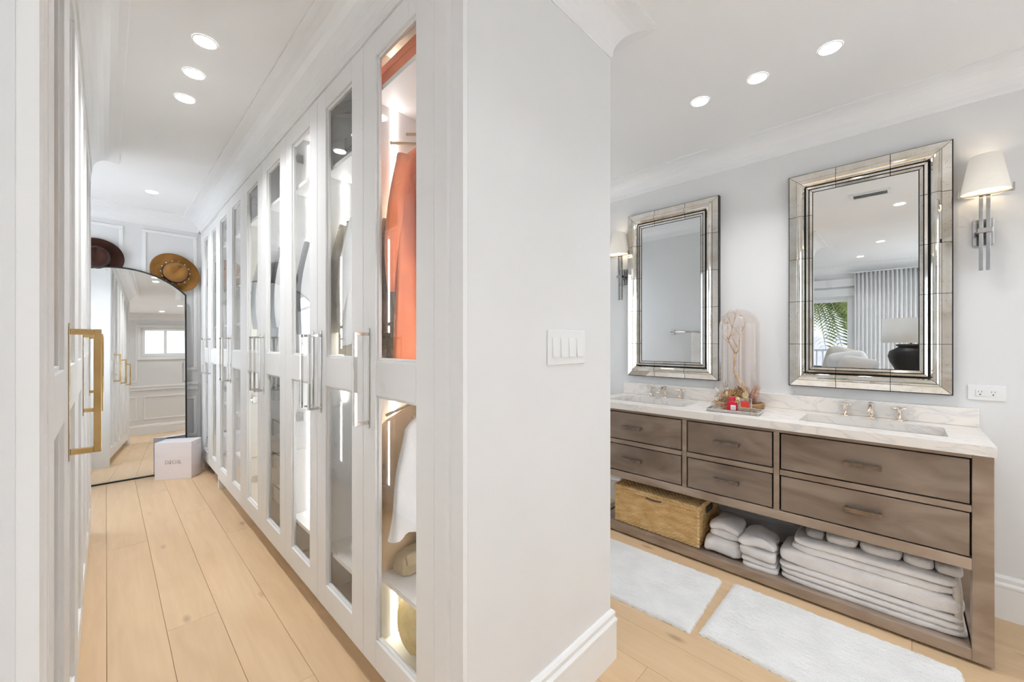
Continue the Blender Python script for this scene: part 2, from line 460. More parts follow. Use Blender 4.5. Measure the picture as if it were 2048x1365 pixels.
CONE = pm('golden_cone', (0.55, 0.34, 0.15), 0.6); noise_col(CONE, (0.38, 0.20, 0.07, 1), (0.72, 0.50, 0.26, 1), nscale=30, bump=0.3)
CORALP = pm('pink_coral', (0.62, 0.36, 0.27), 0.75); noise_col(CORALP, (0.42, 0.20, 0.14, 1), (0.78, 0.55, 0.44, 1), nscale=50, bump=0.5)
TURNED = pm('turned_wood', (0.36, 0.20, 0.085), 0.5); noise_col(TURNED, (0.28, 0.14, 0.05, 1), (0.44, 0.26, 0.12, 1), scale=(1, 1, 6), nscale=20, bump=0.3)
CRYSTAL = thin_glass('cut_crystal', (0.92, 0.92, 0.915, 1), 1.0, 0.18)
SILVER = pm('mirror_tray', (0.80, 0.78, 0.75), 0.08, 1.0); noise_col(SILVER, (0.78, 0.76, 0.73, 1), (0.83, 0.81, 0.78, 1), nscale=10)
REDGLASS = pm('red_glass', (0.72, 0.008, 0.035), 0.06, coat=0.5); noise_col(REDGLASS, (0.68, 0.006, 0.03, 1), (0.76, 0.012, 0.045, 1), nscale=8)
REDLABEL = pm('red_label', (0.80, 0.05, 0.03), 0.4); noise_col(REDLABEL, (0.78, 0.045, 0.028, 1), (0.82, 0.055, 0.035, 1), nscale=8)
PAPER = pm('white_label', (0.88, 0.85, 0.84), 0.6); noise_col(PAPER, (0.87, 0.84, 0.83, 1), (0.89, 0.86, 0.85, 1), nscale=8)
GOLD = pm('gold_cap', (0.88, 0.70, 0.36), 0.18, 1.0); noise_col(GOLD, (0.86, 0.68, 0.33, 1), (0.90, 0.73, 0.40, 1), nscale=10)
AMBER = thin_glass('perfume_liquid', (0.93, 0.80, 0.64, 1), 1.0, 0.06)
IVORY = pm('ivory_resin', (0.80, 0.73, 0.62), 0.35); noise_col(IVORY, (0.76, 0.68, 0.56, 1), (0.84, 0.78, 0.68, 1), nscale=30)
CURTAIN = cloth('sheer_drape', (0.80, 0.80, 0.80), 0.02, bump=0.05)
LINEN = cloth('bed_linen', (0.80, 0.79, 0.78), 0.03)
SAND = cloth('sand_linen', (0.64, 0.60, 0.54), 0.04)
VASE = pm('black_pottery', (0.018, 0.015, 0.014), 0.45); noise_col(VASE, (0.010, 0.009, 0.009, 1), (0.10, 0.075, 0.06, 1), nscale=7, detail=6, lo=0.5, hi=0.85)
PALM = pm('palm_leaf', (0.14, 0.24, 0.05), 0.5); noise_col(PALM, (0.08, 0.17, 0.03, 1), (0.36, 0.38, 0.10, 1), nscale=9)
TRUNK = pm('palm_trunk', (0.16, 0.12, 0.09), 0.9); noise_col(TRUNK, (0.12, 0.09, 0.07, 1), (0.21, 0.16, 0.12, 1), nscale=14, bump=0.5)
STUCCO = pm('white_stucco', (0.74, 0.72, 0.75), 0.9); noise_col(STUCCO, (0.72, 0.70, 0.73, 1), (0.76, 0.74, 0.77, 1), nscale=3)
PAVE = pm('terrace_stone', (0.42, 0.42, 0.43), 0.8); noise_col(PAVE, (0.38, 0.38, 0.39, 1), (0.46, 0.46, 0.47, 1), nscale=5)
CHAR = cloth('charcoal_cushion', (0.10, 0.10, 0.11), 0.1)

# ------------------------------------------------------------------ setting
FLOOR_Z = 0.0
CEIL_Z = 2.56
WX = 2.915            # vanity wall
EY = 5.29             # wall at the end of the closet hall
fl = struct(MB().box(-3.0, 3.03, -1.3, 5.4, -0.06, -0.012).build('floor', SUBFLOOR))
# oak planks, one object each, running along the hall
PW = 0.1865
plank_mesh = {}
def plank(x, y0, y1):
    L = round(y1-y0, 3)
    if L < 0.08: return
    if L not in plank_mesh:
        b = MB(); w = PW/2-0.0005; h = L/2-0.0005; c = 0.0011
        prof = [(-w, -0.012), (w, -0.012), (w, -c), (w-c, 0), (-w+c, 0), (-w, -c)]
        b.prism(prof, -h, h, 'y')
        plank_mesh[L] = b.mesh('plank', OAK)
    o = bpy.data.objects.new('plank', plank_mesh[L]); col.objects.link(o)
    o.location = (x, (y0+y1)/2, 0)
    o.parent = fl
offs = {0: 1.27, 1: 2.32, 2: 1.62, 3: 1.02, 4: 1.40}
for n in range(-16, 16):
    x = 0.002 + PW*(n+0.5)
    if x < -2.95 or x > 2.98: continue
    lo, hi = -1.25, 5.35
    if x > 0.80: hi = 2.65
    if x < -0.85: hi = 2.65
    if -0.85 <= x < -0.16: hi = 5.35
    j = offs.get(n, (n*0.731) % 2.2)
    cuts = [lo]
    y = j - 2.2*3
    while y < hi:
        if y > lo + 0.05: cuts.append(y)
        y += 2.2
    cuts.append(hi)
    for a, b in zip(cuts, cuts[1:]):
        plank(x, a, b)

struct(MB().box(-3.0, 3.03, -1.3, 5.4, CEIL_Z, CEIL_Z+0.08).build('ceiling', CEIL))
ring = [(WX, -1.2), (WX, 2.6), (1.43, 2.6), (1.43, 0.845), (0.68, 0.845), (0.68, EY), (-0.75, EY), (-0.75, 3.86), (-0.07, 3.86),
        (-0.07, 0.845), (-0.85, 0.845), (-0.85, 2.6), (-2.9, 2.6), (-2.9, -1.2)]
prof = [(0.0, 2.429), (0.005, 2.429), (0.005, 2.436)]
for k in range(9):
    t = math.pi/2*k/8
    prof.append((0.007 + 0.123*(1-math.cos(t)), 2.439 + 0.111*math.sin(t)))
prof += [(0.136, 2.552), (0.136, CEIL_Z+0.001), (0.0, CEIL_Z+0.001)]
struct(MB().sweep(ring, prof, closed=True).build('trim_1', TRIM))

struct(MB().box(WX, 3.03, -1.3, 2.7, 0, CEIL_Z).build('wall_right', WALL))
struct(MB().box(1.43, WX, 2.6, 2.7, 0, CEIL_Z).build('wall_bath_end', WALL))
w = MB().box(0.69, 1.43, 0.845, 0.97, 0, CEIL_Z); w.box(1.33, 1.43, 0.97, 5.39, 0, CEIL_Z)
struct(w.build('wall_divider', WALL))
struct(MB().box(-0.85, 1.33, EY, 5.39, 0, CEIL_Z).build('wall_hall_end', WALL))
w = MB().box(-0.85, -0.085, 0.845, 0.97, 0, CEIL_Z); w.box(-0.85, -0.75, 0.97, EY, 0, CEIL_Z)
struct(w.build('wall_left', WALL))
BW0, BW1, BZ0, BZ1 = 0.02, 0.78, 1.66, 2.26
w = MB().box(-2.9, -2.62, -1.3, -1.2, 0, CEIL_Z); w.box(-0.88, BW0, -1.3, -1.2, 0, CEIL_Z); w.box(-2.62, -0.88, -1.3, -1.2, 2.27, CEIL_Z); w.box(-2.62, -0.88, -1.3, -1.2, 0, 0.23); w.box(BW1, WX, -1.3, -1.2, 0, CEIL_Z); w.box(BW0, BW1, -1.3, -1.2, 0, BZ0); w.box(BW0, BW1, -1.3, -1.2, BZ1, CEIL_Z)
struct(w.build('wall_back', WALL))
OY0, OY1, OZ1 = 0.60, 2.40, 2.02
w = MB().box(-3.0, -2.9, -1.3, OY0, 0, CEIL_Z); w.box(-3.0, -2.9, OY1, 2.7, 0, CEIL_Z); w.box(-3.0, -2.9, OY0, OY1, OZ1, CEIL_Z)
struct(w.build('wall_bedroom', WALL))
struct(MB().box(-2.9, -0.85, 2.6, 2.7, 0, CEIL_Z).build('wall_bedroom_side', WALL))

# windows: the known pair first, the rest added out of view for their light
wn = struct(MB().box(BW0, BW1, -1.29, -1.22, BZ0, BZ0+0.05).box(BW0, BW1, -1.29, -1.22, BZ1-0.05, BZ1).box(BW0, BW0+0.05, -1.29, -1.22, BZ0+0.05, BZ1-0.05)
            .box(BW1-0.05, BW1, -1.29, -1.22, BZ0+0.05, BZ1-0.05).box(0.375, 0.425, -1.29, -1.22, BZ0+0.05, BZ1-0.05).build('window_1', TRIM, bevel=0.004))
MB().box(BW0+0.05, 0.375, -1.262, -1.256, BZ0+0.05, BZ1-0.05).build('pane', FROST, wn)
MB().box(0.425, BW1-0.05, -1.252, -1.246, BZ0+0.05, BZ1-0.05).build('pane', FROST, wn)
wn2 = MB().box(-2.98, -2.92, OY0, OY0+0.06, 0, OZ1).box(-2.98, -2.92, OY1-0.06, OY1, 0, OZ1).box(-2.98, -2.92, OY0+0.06, OY1-0.06, OZ1-0.06, OZ1).box(-2.98, -2.92, OY0+0.06, OY1-0.06, 0, 0.06).box(-2.98, -2.92, 1.47, 1.53, 0.06, OZ1-0.06)
wn2 = struct(wn2.build('window_2', TRIM, bevel=0.004))
MB().box(-2.953, -2.947, OY0+0.06, 1.47, 0.06, OZ1-0.06).build('pane', CLEAR, wn2)
MB().box(-2.953, -2.947, 1.53, OY1-0.06, 0.06, OZ1-0.06).build('pane', CLEAR, wn2)
wn3 = MB()
for xa in (-2.62, -2.06, -1.48, -0.93): wn3.box(xa, xa+0.05, -1.30, -1.23, 0.28, 2.22)
wn3 = struct(wn3.box(-2.62, -0.88, -1.30, -1.23, 0.23, 0.28).box(-2.62, -0.88, -1.30, -1.23, 2.22, 2.27).build('added_window_3', TRIM, bevel=0.004))  # unseen window added in the back wall to carry the back fill
for xa, xb in ((-2.57, -2.06), (-2.01, -1.48), (-1.43, -0.93)): MB().box(xa, xb, -1.275, -1.270, 0.28, 2.22).build('pane', FROST, wn3)
wn4 = MB().box(-0.75, -0.735, 3.96, 5.16, 1.0, 1.04).box(-0.75, -0.735, 3.96, 5.16, 1.86, 1.90).box(-0.75, -0.735, 3.96, 4.0, 1.04, 1.86).box(-0.75, -0.735, 5.12, 5.16, 1.04, 1.86)
wn4 = struct(wn4.build('added_window_4', TRIM))  # unseen alcove window, added to bring light into the hall
wn6 = MB().box(1.2, 2.5, -1.2, -1.188, 0.25, 0.30).box(1.2, 2.5, -1.2, -1.188, 2.20, 2.25).box(1.2, 1.25, -1.2, -1.188, 0.30, 2.20).box(2.45, 2.5, -1.2, -1.188, 0.30, 2.20).box(1.825, 1.875, -1.2, -1.188, 0.30, 2.20)
wn6 = struct(wn6.build('added_window_6', TRIM))  # window added behind the camera to light the vanity and right wall
MB().box(1.25, 1.825, -1.2, -1.194, 0.30, 2.20).build('pane', FROST, wn6); MB().box(1.875, 2.45, -1.2, -1.194, 0.30, 2.20).build('pane', FROST, wn6)
wn5 = MB().box(1.5, 2.7, 2.585, 2.6, 0.85, 0.89).box(1.5, 2.7, 2.585, 2.6, 2.01, 2.05).box(1.5, 1.54, 2.585, 2.6, 0.89, 2.01).box(2.66, 2.7, 2.585, 2.6, 0.89, 2.01)
wn5 = struct(wn5.build('added_window_5', TRIM))  # unseen window added to brighten the bathroom
MB().box(1.54, 2.66, 2.592, 2.6, 0.89, 2.01).build('pane', FROST, wn5)
MB().box(-0.75, -0.742, 4.0, 5.12, 1.04, 1.86).build('pane', FROST, wn4)
b = MB()
for k in range(2): b.box(-2.90, -2.87+0.01*k, OY0-0.09, OY1+0.09, OZ1+0.03+0.16*k, OZ1+0.16+0.16*k)
struct(b.build('trim_2', TRIM, bevel=0.006))

# baseboards: tall, with two stepped beads
def base_prof(h=0.20):
    return [(0, 0), (0.018, 0), (0.018, h-0.055), (0.021, h-0.050), (0.021, h-0.040), (0.016, h-0.034), (0.013, h-0.030), (0.015, h-0.020), (0.015, h-0.012), (0.009, h-0.004), (0.004, h), (0, h)]
def baseboard(name, path):
    return struct(MB().sweep(path, base_prof()).build(name, TRIM))
baseboard('baseboard_right', [(WX, -1.2), (WX, 2.6)])
baseboard('baseboard_divider', [(1.43, 2.6), (1.43, 0.845), (0.70, 0.845)])
baseboard('baseboard_hall_end', [(0.70, EY), (-0.75, EY), (-0.75, 3.86)])
baseboard('baseboard_left', [(-0.10, 0.845), (-0.85, 0.845), (-0.85, 2.6)])
baseboard('baseboard_back', [(-2.9, -1.2), (WX, -1.2)])
baseboard('baseboard_bedroom', [(-2.9, OY0-0.09), (-2.9, -1.2)])

# casing where the closet run meets the end of the divider wall, right and left
def casing(x, s, name):
    """s = +1 faces -x (right side of the hall), -1 faces +x"""
    b = MB()
    pr = [(0.846, 0.006), (0.898, 0.006), (0.902, 0.0), (0.906, 0.0), (0.914, 0.008), (0.926, 0.008), (0.930, 0.002), (0.986, 0.002), (0.986, -0.03), (0.846, -0.03)]
    pts = [(x - s*d, y) for y, d in pr]
    b.prism(pts, 0.0, 2.425, 'z')
    return struct(b.build(name, LACQ))
casing(0.68, 1, 'trim_3')
casing(-0.07, -1, 'trim_4')
# closet front fascia below the cove
struct(MB().box(0.674, 0.70, 0.986, 5.14, 2.402, 2.428).build('trim_5', LACQ))
struct(MB().box(-0.10, -0.064, 0.986, 3.858, 2.402, 2.428).build('trim_6', LACQ))

# picture-frame moulding on the hall end wall and the back wall
def wall_frame(b, x0, x1, z0, z1, y, s, w=0.03, t=0.012):
    ya, yb = (y - t, y) if s < 0 else (y, y + t)
    b.box(x0, x1, ya, yb, z0, z0+w).box(x0, x1, ya, yb, z1-w, z1).box(x0, x0+w, ya, yb, z0+w, z1-w).box(x1-w, x1, ya, yb, z0+w, z1-w)
b = MB()
wall_frame(b, -0.66, 0.115, 0.99, 2.385, EY, -1); wall_frame(b, 0.245, 0.668, 0.99, 2.385, EY, -1)
wall_frame(b, -0.66, 0.115, 0.30, 0.72, EY, -1); wall_frame(b, 0.245, 0.668, 0.30, 0.72, EY, -1)
b.box(-0.75, 0.678, EY-0.022, EY, 0.84, 0.87).box(-0.75, 0.678, EY-0.012, EY, 0.79, 0.84)
struct(b.build('trim_7', TRIM, bevel=0.004))
b = MB()
wall_frame(b, 0.0, 0.80, 2.34, 2.50-0.11, -1.2, 1, 0.02)
wall_frame(b, -0.05, 0.85, BZ0-0.09, BZ1+0.06, -1.2, 1, 0.045, 0.02)
for x0 in (-0.85, 0.05):
    wall_frame(b, x0, x0+0.80, 0.30, 0.80, -1.2, 1)
    if x0 not in (0.05,): wall_frame(b, x0, x0+0.80, 1.10, 2.36, -1.2, 1)
b.box(-0.88, 1.19, -1.2, -1.178, 0.92, 0.95).box(-0.88, 1.19, -1.2, -1.188, 0.98, 1.02)
struct(b.build('trim_8', TRIM, bevel=0.004))

# ------------------------------------------------------------------ recessed ceiling lights
def downlight(x, y, label, group=None, power=1.0, r=0.039):
    t = empty('ceiling_downlight', (x, y, CEIL_Z))
    tag(t, label, 'ceiling light', group)
    MB().lathe([(r+0.005, -0.001), (r+0.005, -0.003), (r+0.001, -0.004), (r, -0.003), (r, -0.001)], 32, cap=False).build('trim_ring', PLASTIC, t, True)
    MB().lathe([(0.001, -0.0045), (r, -0.0045), (r, -0.002), (0.001, -0.002)], 32).build('lens', LENS, t)
    lamp('downlight_beam', 'AREA', (0, 0, -0.012), DOWNLIGHT_W*power, (0.955, 0.985, 1.02), 2*r, (0, 0, 0), spread=math.radians(120), parent=t)
    return t
downlight(0.295, 2.118, 'round recessed ceiling light nearest the tall glass door with coral dress', None, 1.45)
downlight(0.293, 2.407, 'middle of three round recessed lights in the closet hall ceiling', None, 1.45)
downlight(0.290, 2.687, 'third recessed light of the closet hall row, before the lone far one', None, 1.45)
downlight(0.274, 4.557, 'lone recessed ceiling light above the arched floor mirror', None, 2.4)
downlight(2.203, 0.225, 'recessed ceiling light nearest the right wall lamp, above the vanity')
downlight(2.208, 0.501, 'middle recessed ceiling light of three above the vanity')
downlight(2.209, 0.768, 'recessed ceiling light of the vanity row closest to the divider wall')
for (x, y, w_) in ((0.63, 0.02, 'next to the ceiling vent'), (-1.1, 0.20, 'over the black lamp'), (-2.1, 0.45, 'near the drapes'), (0.35, -0.75, 'by the frosted back window'), (1.6, -0.75, 'by the back wall, vanity side'), (-1.6, 1.6, 'over the bed')):
    downlight(x, y, 'recessed ceiling light ' + w_ + ', seen only in mirrors', 'bedroom side ceiling lights', 1.0)
v = empty('air_vent', (1.16, 0.2, CEIL_Z)); tag(v, 'rectangular white ceiling air vent reflected in the right vanity mirror', 'vent')
MB().box(-0.07, 0.07, -0.13, -0.11, -0.012, 0).box(-0.07, 0.07, 0.11, 0.13, -0.012, 0).box(-0.07, -0.05, -0.11, 0.11, -0.012, 0).box(0.05, 0.07, -0.11, 0.11, -0.012, 0).build('frame', PLASTIC, v)
for k in range(8):
    MB().box(-0.048+0.0125*k, -0.044+0.0125*k, -0.109, 0.109, -0.010, -0.001).build('louver', STEEL, v)

# ------------------------------------------------------------------ glass-fronted wardrobes
DW = 0.465            # one door
DZ0, DZ1 = 0.10, 2.40
U0, U1, L0, L1 = 1.214, 2.315, 0.205, 1.088    # upper and lower glass
ST = 0.099
BACK = 1.315
def wardrobe_door(name, parent, y0, y1, x, s, handle_at, metal, hinges=True, sheer=False):
    """s=+1: front faces -x; s=-1: faces +x. handle_at: 'hi' or 'lo' y edge"""
    def X(a, b):   # depth a..b measured inwards from the front
        p, q = x + s*a, x + s*b
        return (min(p, q), max(p, q))
    w0, w1 = y0 + 0.0015, y1 - 0.0015
    g0, g1 = y0 + ST, y1 - ST
    b = MB()
    f0, f1 = X(0, 0.022)
    b.box(f0, f1, w0, g0, DZ0, DZ1).box(f0, f1, g1, w1, DZ0, DZ1)
    for z0, z1 in ((DZ0, L0), (L1, U0), (U1, DZ1)): b.box(f0, f1, g0, g1, z0, z1)
    d = b.build(name, LACQ, parent, world=True, bevel=0.0015)
    # stepped bead round each pane
    f0, f1 = X(0.008, 0.020)
    for z0, z1 in ((L0, L1), (U0, U1)):
        b = MB()
        for (a0, a1, c0, c1) in ((g0, g0+0.010, z0, z1), (g1-0.010, g1, z0, z1), (g0+0.010, g1-0.010, z0, z0+0.010), (g0+0.010, g1-0.010, z1-0.010, z1)):
            b.box(f0, f1, a0, a1, c0, c1)
        q = b.build('glazing_bead', LACQ, d, bevel=0.002)
        q.location = -parent.location
        f2, f3 = X(0.013, 0.0131)
        q = MB().box(f2, f3, g0+0.002, g1-0.002, z0+0.002, z1-0.002)
        # a single sheet, thin as glass in a door
        m = MB().add([(f2, g0+0.002, z0+0.002), (f2, g1-0.002, z0+0.002), (f2, g1-0.002, z1-0.002), (f2, g0+0.002, z1-0.002)], [(0, 1, 2, 3)])
        q = m.build('glass_pane', PANE, d); q.location = -parent.location
    if handle_at is None: return d
    k_ = 1.3 if metal is BRASS else 1.0
    hy = (y1 - 0.049) if handle_at == 'hi' else (y0 + 0.049)
    b = MB()
    p0, p1 = X(-0.003, 0.0); b.box(p0, p1, hy-0.007, hy+0.007, 0.962, 1.332)
    p0, p1 = X(-0.046, -0.003)
    b.box(p0, p1, hy-0.006*k_, hy+0.006*k_, 0.978, 0.978+0.012*k_).box(p0, p1, hy-0.006*k_, hy+0.006*k_, 1.316-0.012*k_, 1.316)
    p0, p1 = X(-0.046-0.012*k_, -0.046); b.box(p0, p1, hy-0.006*k_, hy+0.006*k_, 0.978, 1.316)
    q = b.build('handle', metal, d, bevel=0.0015); q.location = -parent.location
    tag(q, 'polished brass pull handle' if metal is BRASS else 'polished nickel pull handle')
    if hinges:
        h0, h1 = (y0 + 0.0092, y0 + 0.022) if handle_at == 'hi' else (y1 - 0.022, y1 - 0.0092)
        for z in (0.30, 0.87, 1.63, 2.29):
            b = MB(); p0, p1 = X(0.050, 0.085)
            b.box(p0, p1, h0, h1, z-0.024, z+0.024)
            p0, p1 = X(0.0225, 0.080); b.box(p0, p1, h0+0.003, h1+0.0, z-0.009, z+0.009)
            q = b.build('hinge', STEEL, d, bevel=0.003); q.location = -parent.location
    return d

S0 = [0.989, 1.455, 1.920, 2.385, 2.850, 3.320, 3.785, 4.250]      # door seams along the right-hand run
def wardrobe(x, s, y0, y1, label, doors, shelves, metal, group, inner=None, leds=(), warm_below=None, feet=True, rods=()):
    """doors: list of (y0, y1, handle edge); shelves: list of (y0, y1, z); leds: list of (y, z0, z1, warm)"""
    t = empty('wardrobe_cabinet', (x + s*0.3, (y0+y1)/2, 0))
    tag(t, label, 'wardrobe', group)
    inner = inner or INNER
    def X(a, b):
        p, q = x + s*a, x + s*b
        return (min(p, q), max(p, q))
    dep = 0.632
    f0, f1 = X(0.0235, dep)
    MB().box(f0, f1, y0+0.0005, y0+0.0085, DZ0, 2.425).build('side_panel', inner, t, world=True)
    MB().box(f0, f1, y1-0.0085, y1-0.0005, DZ0, 2.425).build('side_panel', inner, t, world=True)
    g0, g1 = X(dep-0.008, dep)
    MB().box(g0, g1, y0+0.009, y1-0.009, DZ0, 2.40).build('back_panel', inner, t, world=True)
    MB().box(f0, f1, y0+0.009, y1-0.009, 2.405, 2.423).build('top_panel', inner, t, world=True)
    MB().box(f0, f1, y0+0.009, y1-0.009, DZ0, DZ0+0.018).build('bottom_panel', inner, t, world=True)
    g0, g1 = X(0.07, 0.09)
    b = MB().box(g0, g1, y0, y1, 0.0, DZ0)
    if feet:
        q0, q1 = X(0.004, 0.07); b.box(q0, q1, y1-0.018, y1-0.0005, 0, DZ0)
    b.build('toe_kick', LACQ, t, world=True)
    for k in range(1, len(doors)):
        ym = doors[k][0]
        MB().box(f0, f1, ym-0.008, ym+0.008, DZ0+0.018, 2.405).build('partition', inner, t, world=True)
    for (a, b2, z) in shelves:
        q0, q1 = X(0.03, dep-0.01)
        MB().box(q0, q1, a+0.009, b2-0.009, z-0.009, z+0.009).build('shelf', inner, t, world=True)
    for (a, b2, z) in rods:
        MB().tube([(x+s*0.33, a+0.01, z), (x+s*0.33, b2-0.01, z)], 0.011, 12).build('hanging_rail', STEEL, t, True, world=True)
    for (yy, z0, z1, wm) in leds:
        q0, q1 = X(0.118, 0.130)
        MB().box(q0, q1, yy-0.004, yy, z0, z1).build('led_strip', LEDW if wm else LED, t, world=True)
    if s > 0:  # added LED strips, hidden from view, lighting the near side of the garments
        for (a, b2, hd) in doors:
            if a > 2.9: continue
            q0, q1 = X(0.118, 0.130)
            MB().box(q0, q1, a+0.009, a+0.013, 1.15 if abs(a-S0[1]) < 0.01 else 0.45, 2.04).build('led_strip', LED, t, world=True)
    for (a, b2, hd) in doors:
        wardrobe_door('door', t, a, b2, x, s, hd, metal)
    return t

XR = 0.68
G = 'white glass fronted wardrobes on the right of the hall'
wardrobe(XR, 1, S0[0], S0[1], 'single door white wardrobe with coral dress, nearest the divider wall',
         [(S0[0], S0[1], 'hi')], [(S0[0], S0[1], 2.215), (S0[0], S0[1], 0.41)], NICKEL, G,
         leds=[(S0[1]-0.009, 0.43, 2.20, False), (S0[1]-0.009, 2.23, 2.40, True), (S0[1]-0.009, 0.125, 0.395, True)], feet=False, rods=[(S0[0], S0[1], 2.15), (S0[0], S0[1], 1.10)])  # LED strip above the top shelf is added to brighten that compartment
wardrobe(XR, 1, S0[1], S0[3], 'second white wardrobe with two glass doors, beige garments inside',
         [(S0[1], S0[2], 'hi'), (S0[2], S0[3], 'lo')], [(S0[1], S0[2], 2.06), (S0[1], S0[2], 0.33), (S0[2], S0[3], 2.10), (S0[2], S0[3], 0.33)], NICKEL, G,
         leds=[(S0[2]-0.009, 1.00, 2.04, False), (S0[3]-0.009, 2.12, 2.38, False), (S0[3]-0.009, 0.35, 2.08, False)], rods=[(S0[1], S0[2], 1.95), (S0[2], S0[3], 1.95)], feet=False)
wardrobe(XR, 1, S0[3], S0[5], 'third white wardrobe with two glass doors, pull-out trays below shirts',
         [(S0[3], S0[4], 'hi'), (S0[4], S0[5], 'lo')], [(S0[3], S0[4], 2.12), (S0[3], S0[4], 1.11), (S0[4], S0[5], 2.12), (S0[4], S0[5], 1.11)], NICKEL, G,
         leds=[(S0[4]-0.009, 1.14, 2.10, False), (S0[5]-0.009, 0.13, 2.10, True)], rods=[(S0[3], S0[4], 2.0), (S0[4], S0[5], 2.0)], feet=False)
shr = [0.40, 0.72, 1.08, 1.42, 1.80, 2.12]
wardrobe(XR, 1, S0[5], S0[7], 'fourth white wardrobe with two glass doors, folded shelves inside',
         [(S0[5], S0[6], 'hi'), (S0[6], S0[7], 'lo')], [(S0[5], S0[6], z) for z in shr] + [(S0[6], S0[7], z) for z in (0.75, 1.42, 2.12)], NICKEL, G,
         leds=[(S0[6]-0.009, 0.13, 2.38, False), (S0[7]-0.009, 0.13, 2.38, False)])
wardrobe(XR+0.012, 1, 4.300, 5.140, 'farthest white wardrobe with narrow glass doors beside the pale gift box',
         [(4.300, 4.720, 'hi'), (4.720, 5.140, 'lo')], [(4.300, 4.720, z) for z in (0.75, 1.42, 2.12)] + [(4.720, 5.140, z) for z in (0.75, 1.42, 2.12)], NICKEL, G,
         leds=[(4.720-0.009, 0.13, 2.38, False), (5.140-0.009, 0.13, 2.38, False)])
struct(MB().box(0.69, 1.32, 4.2505, 4.2995, 0, 2.425).build('trim_9', LACQ))
struct(MB().box(0.70, 1.32, 5.1405, 5.288, 0, 2.425).build('trim_10', LACQ))

XL = -0.07
GL = 'white glass fronted wardrobes on the left of the hall'
T0 = [0.989, 1.454, 1.920, 2.388, 2.855, 3.320, 3.855]
T0 = [1.070, 1.540, 2.005, 2.470, 2.935, 3.400, 3.855]
struct(MB().box(-0.70, -0.072, 0.9875, 1.0695, 0, 2.425).build('trim_12', LACQ))
LAB = ['left wardrobe nearest the camera, with the large brass handle', 'middle left wardrobe past the big brass handle', 'left wardrobe closest to the arched floor mirror']
for k in range(3):
    a, m, c = T0[2*k], T0[2*k+1], T0[2*k+2]
    wardrobe(XL, -1, a, c, LAB[k], [(a, m, None), (m, c, 'lo')], [(a, m, 2.12), (m, c, 2.12), (m, c, 1.42), (m, c, 0.75), (a, m, 0.4)], BRASS, GL,
             leds=[(m-0.009, 0.13, 2.10, False), (c-0.010, 0.13, 2.10, False)], rods=[(a, m, 2.0)], feet=False)
struct(MB().box(-0.74, -0.072, 3.8565, 3.875, 0, 2.425).build('trim_11', LACQ))

# pull-out trays with wire fronts, low in the third wardrobe
def drawer_tray(y0, y1, z, label, group=None):
    t = empty('pull_out_tray', (0.99, (y0+y1)/2, z)); tag(t, label, 'tray', group)
    MB().box(0.735, 1.28, y0+0.03, y1-0.03, z, z+0.006).build('base', INNER, t, world=True)
    MB().box(0.728, 0.734, y0+0.03, y1-0.03, z, z+0.085).build('glass_front', PANE, t, world=True)
    b = MB().tube([(0.726, y0+0.045, z+0.10), (0.726, y1-0.045, z+0.10)], 0.004, 8)
    b.tube([(0.726, y0+0.045, z), (0.726, y0+0.045, z+0.10)], 0.003, 8).tube([(0.726, y1-0.045, z), (0.726, y1-0.045, z+0.10)], 0.003, 8)
    b.build('wire_rail', STEEL, t, True, world=True)
    for yy in (y0+0.03, y1-0.036):
        MB().box(0.735, 1.28, yy, yy+0.006, z+0.006, z+0.08).build('side', INNER, t, world=True)
    return t
TR = ['lowest pull-out wire tray in the third right wardrobe', 'second pull-out wire tray from the bottom, third right wardrobe', 'third pull-out wire tray from the bottom, third right wardrobe', 'uppermost pull-out wire tray in the third right wardrobe']
for k, z in enumerate((0.30, 0.50, 0.70, 0.92)):
    drawer_tray(S0[3]+0.009, S0[4]-0.009, z, TR[k])

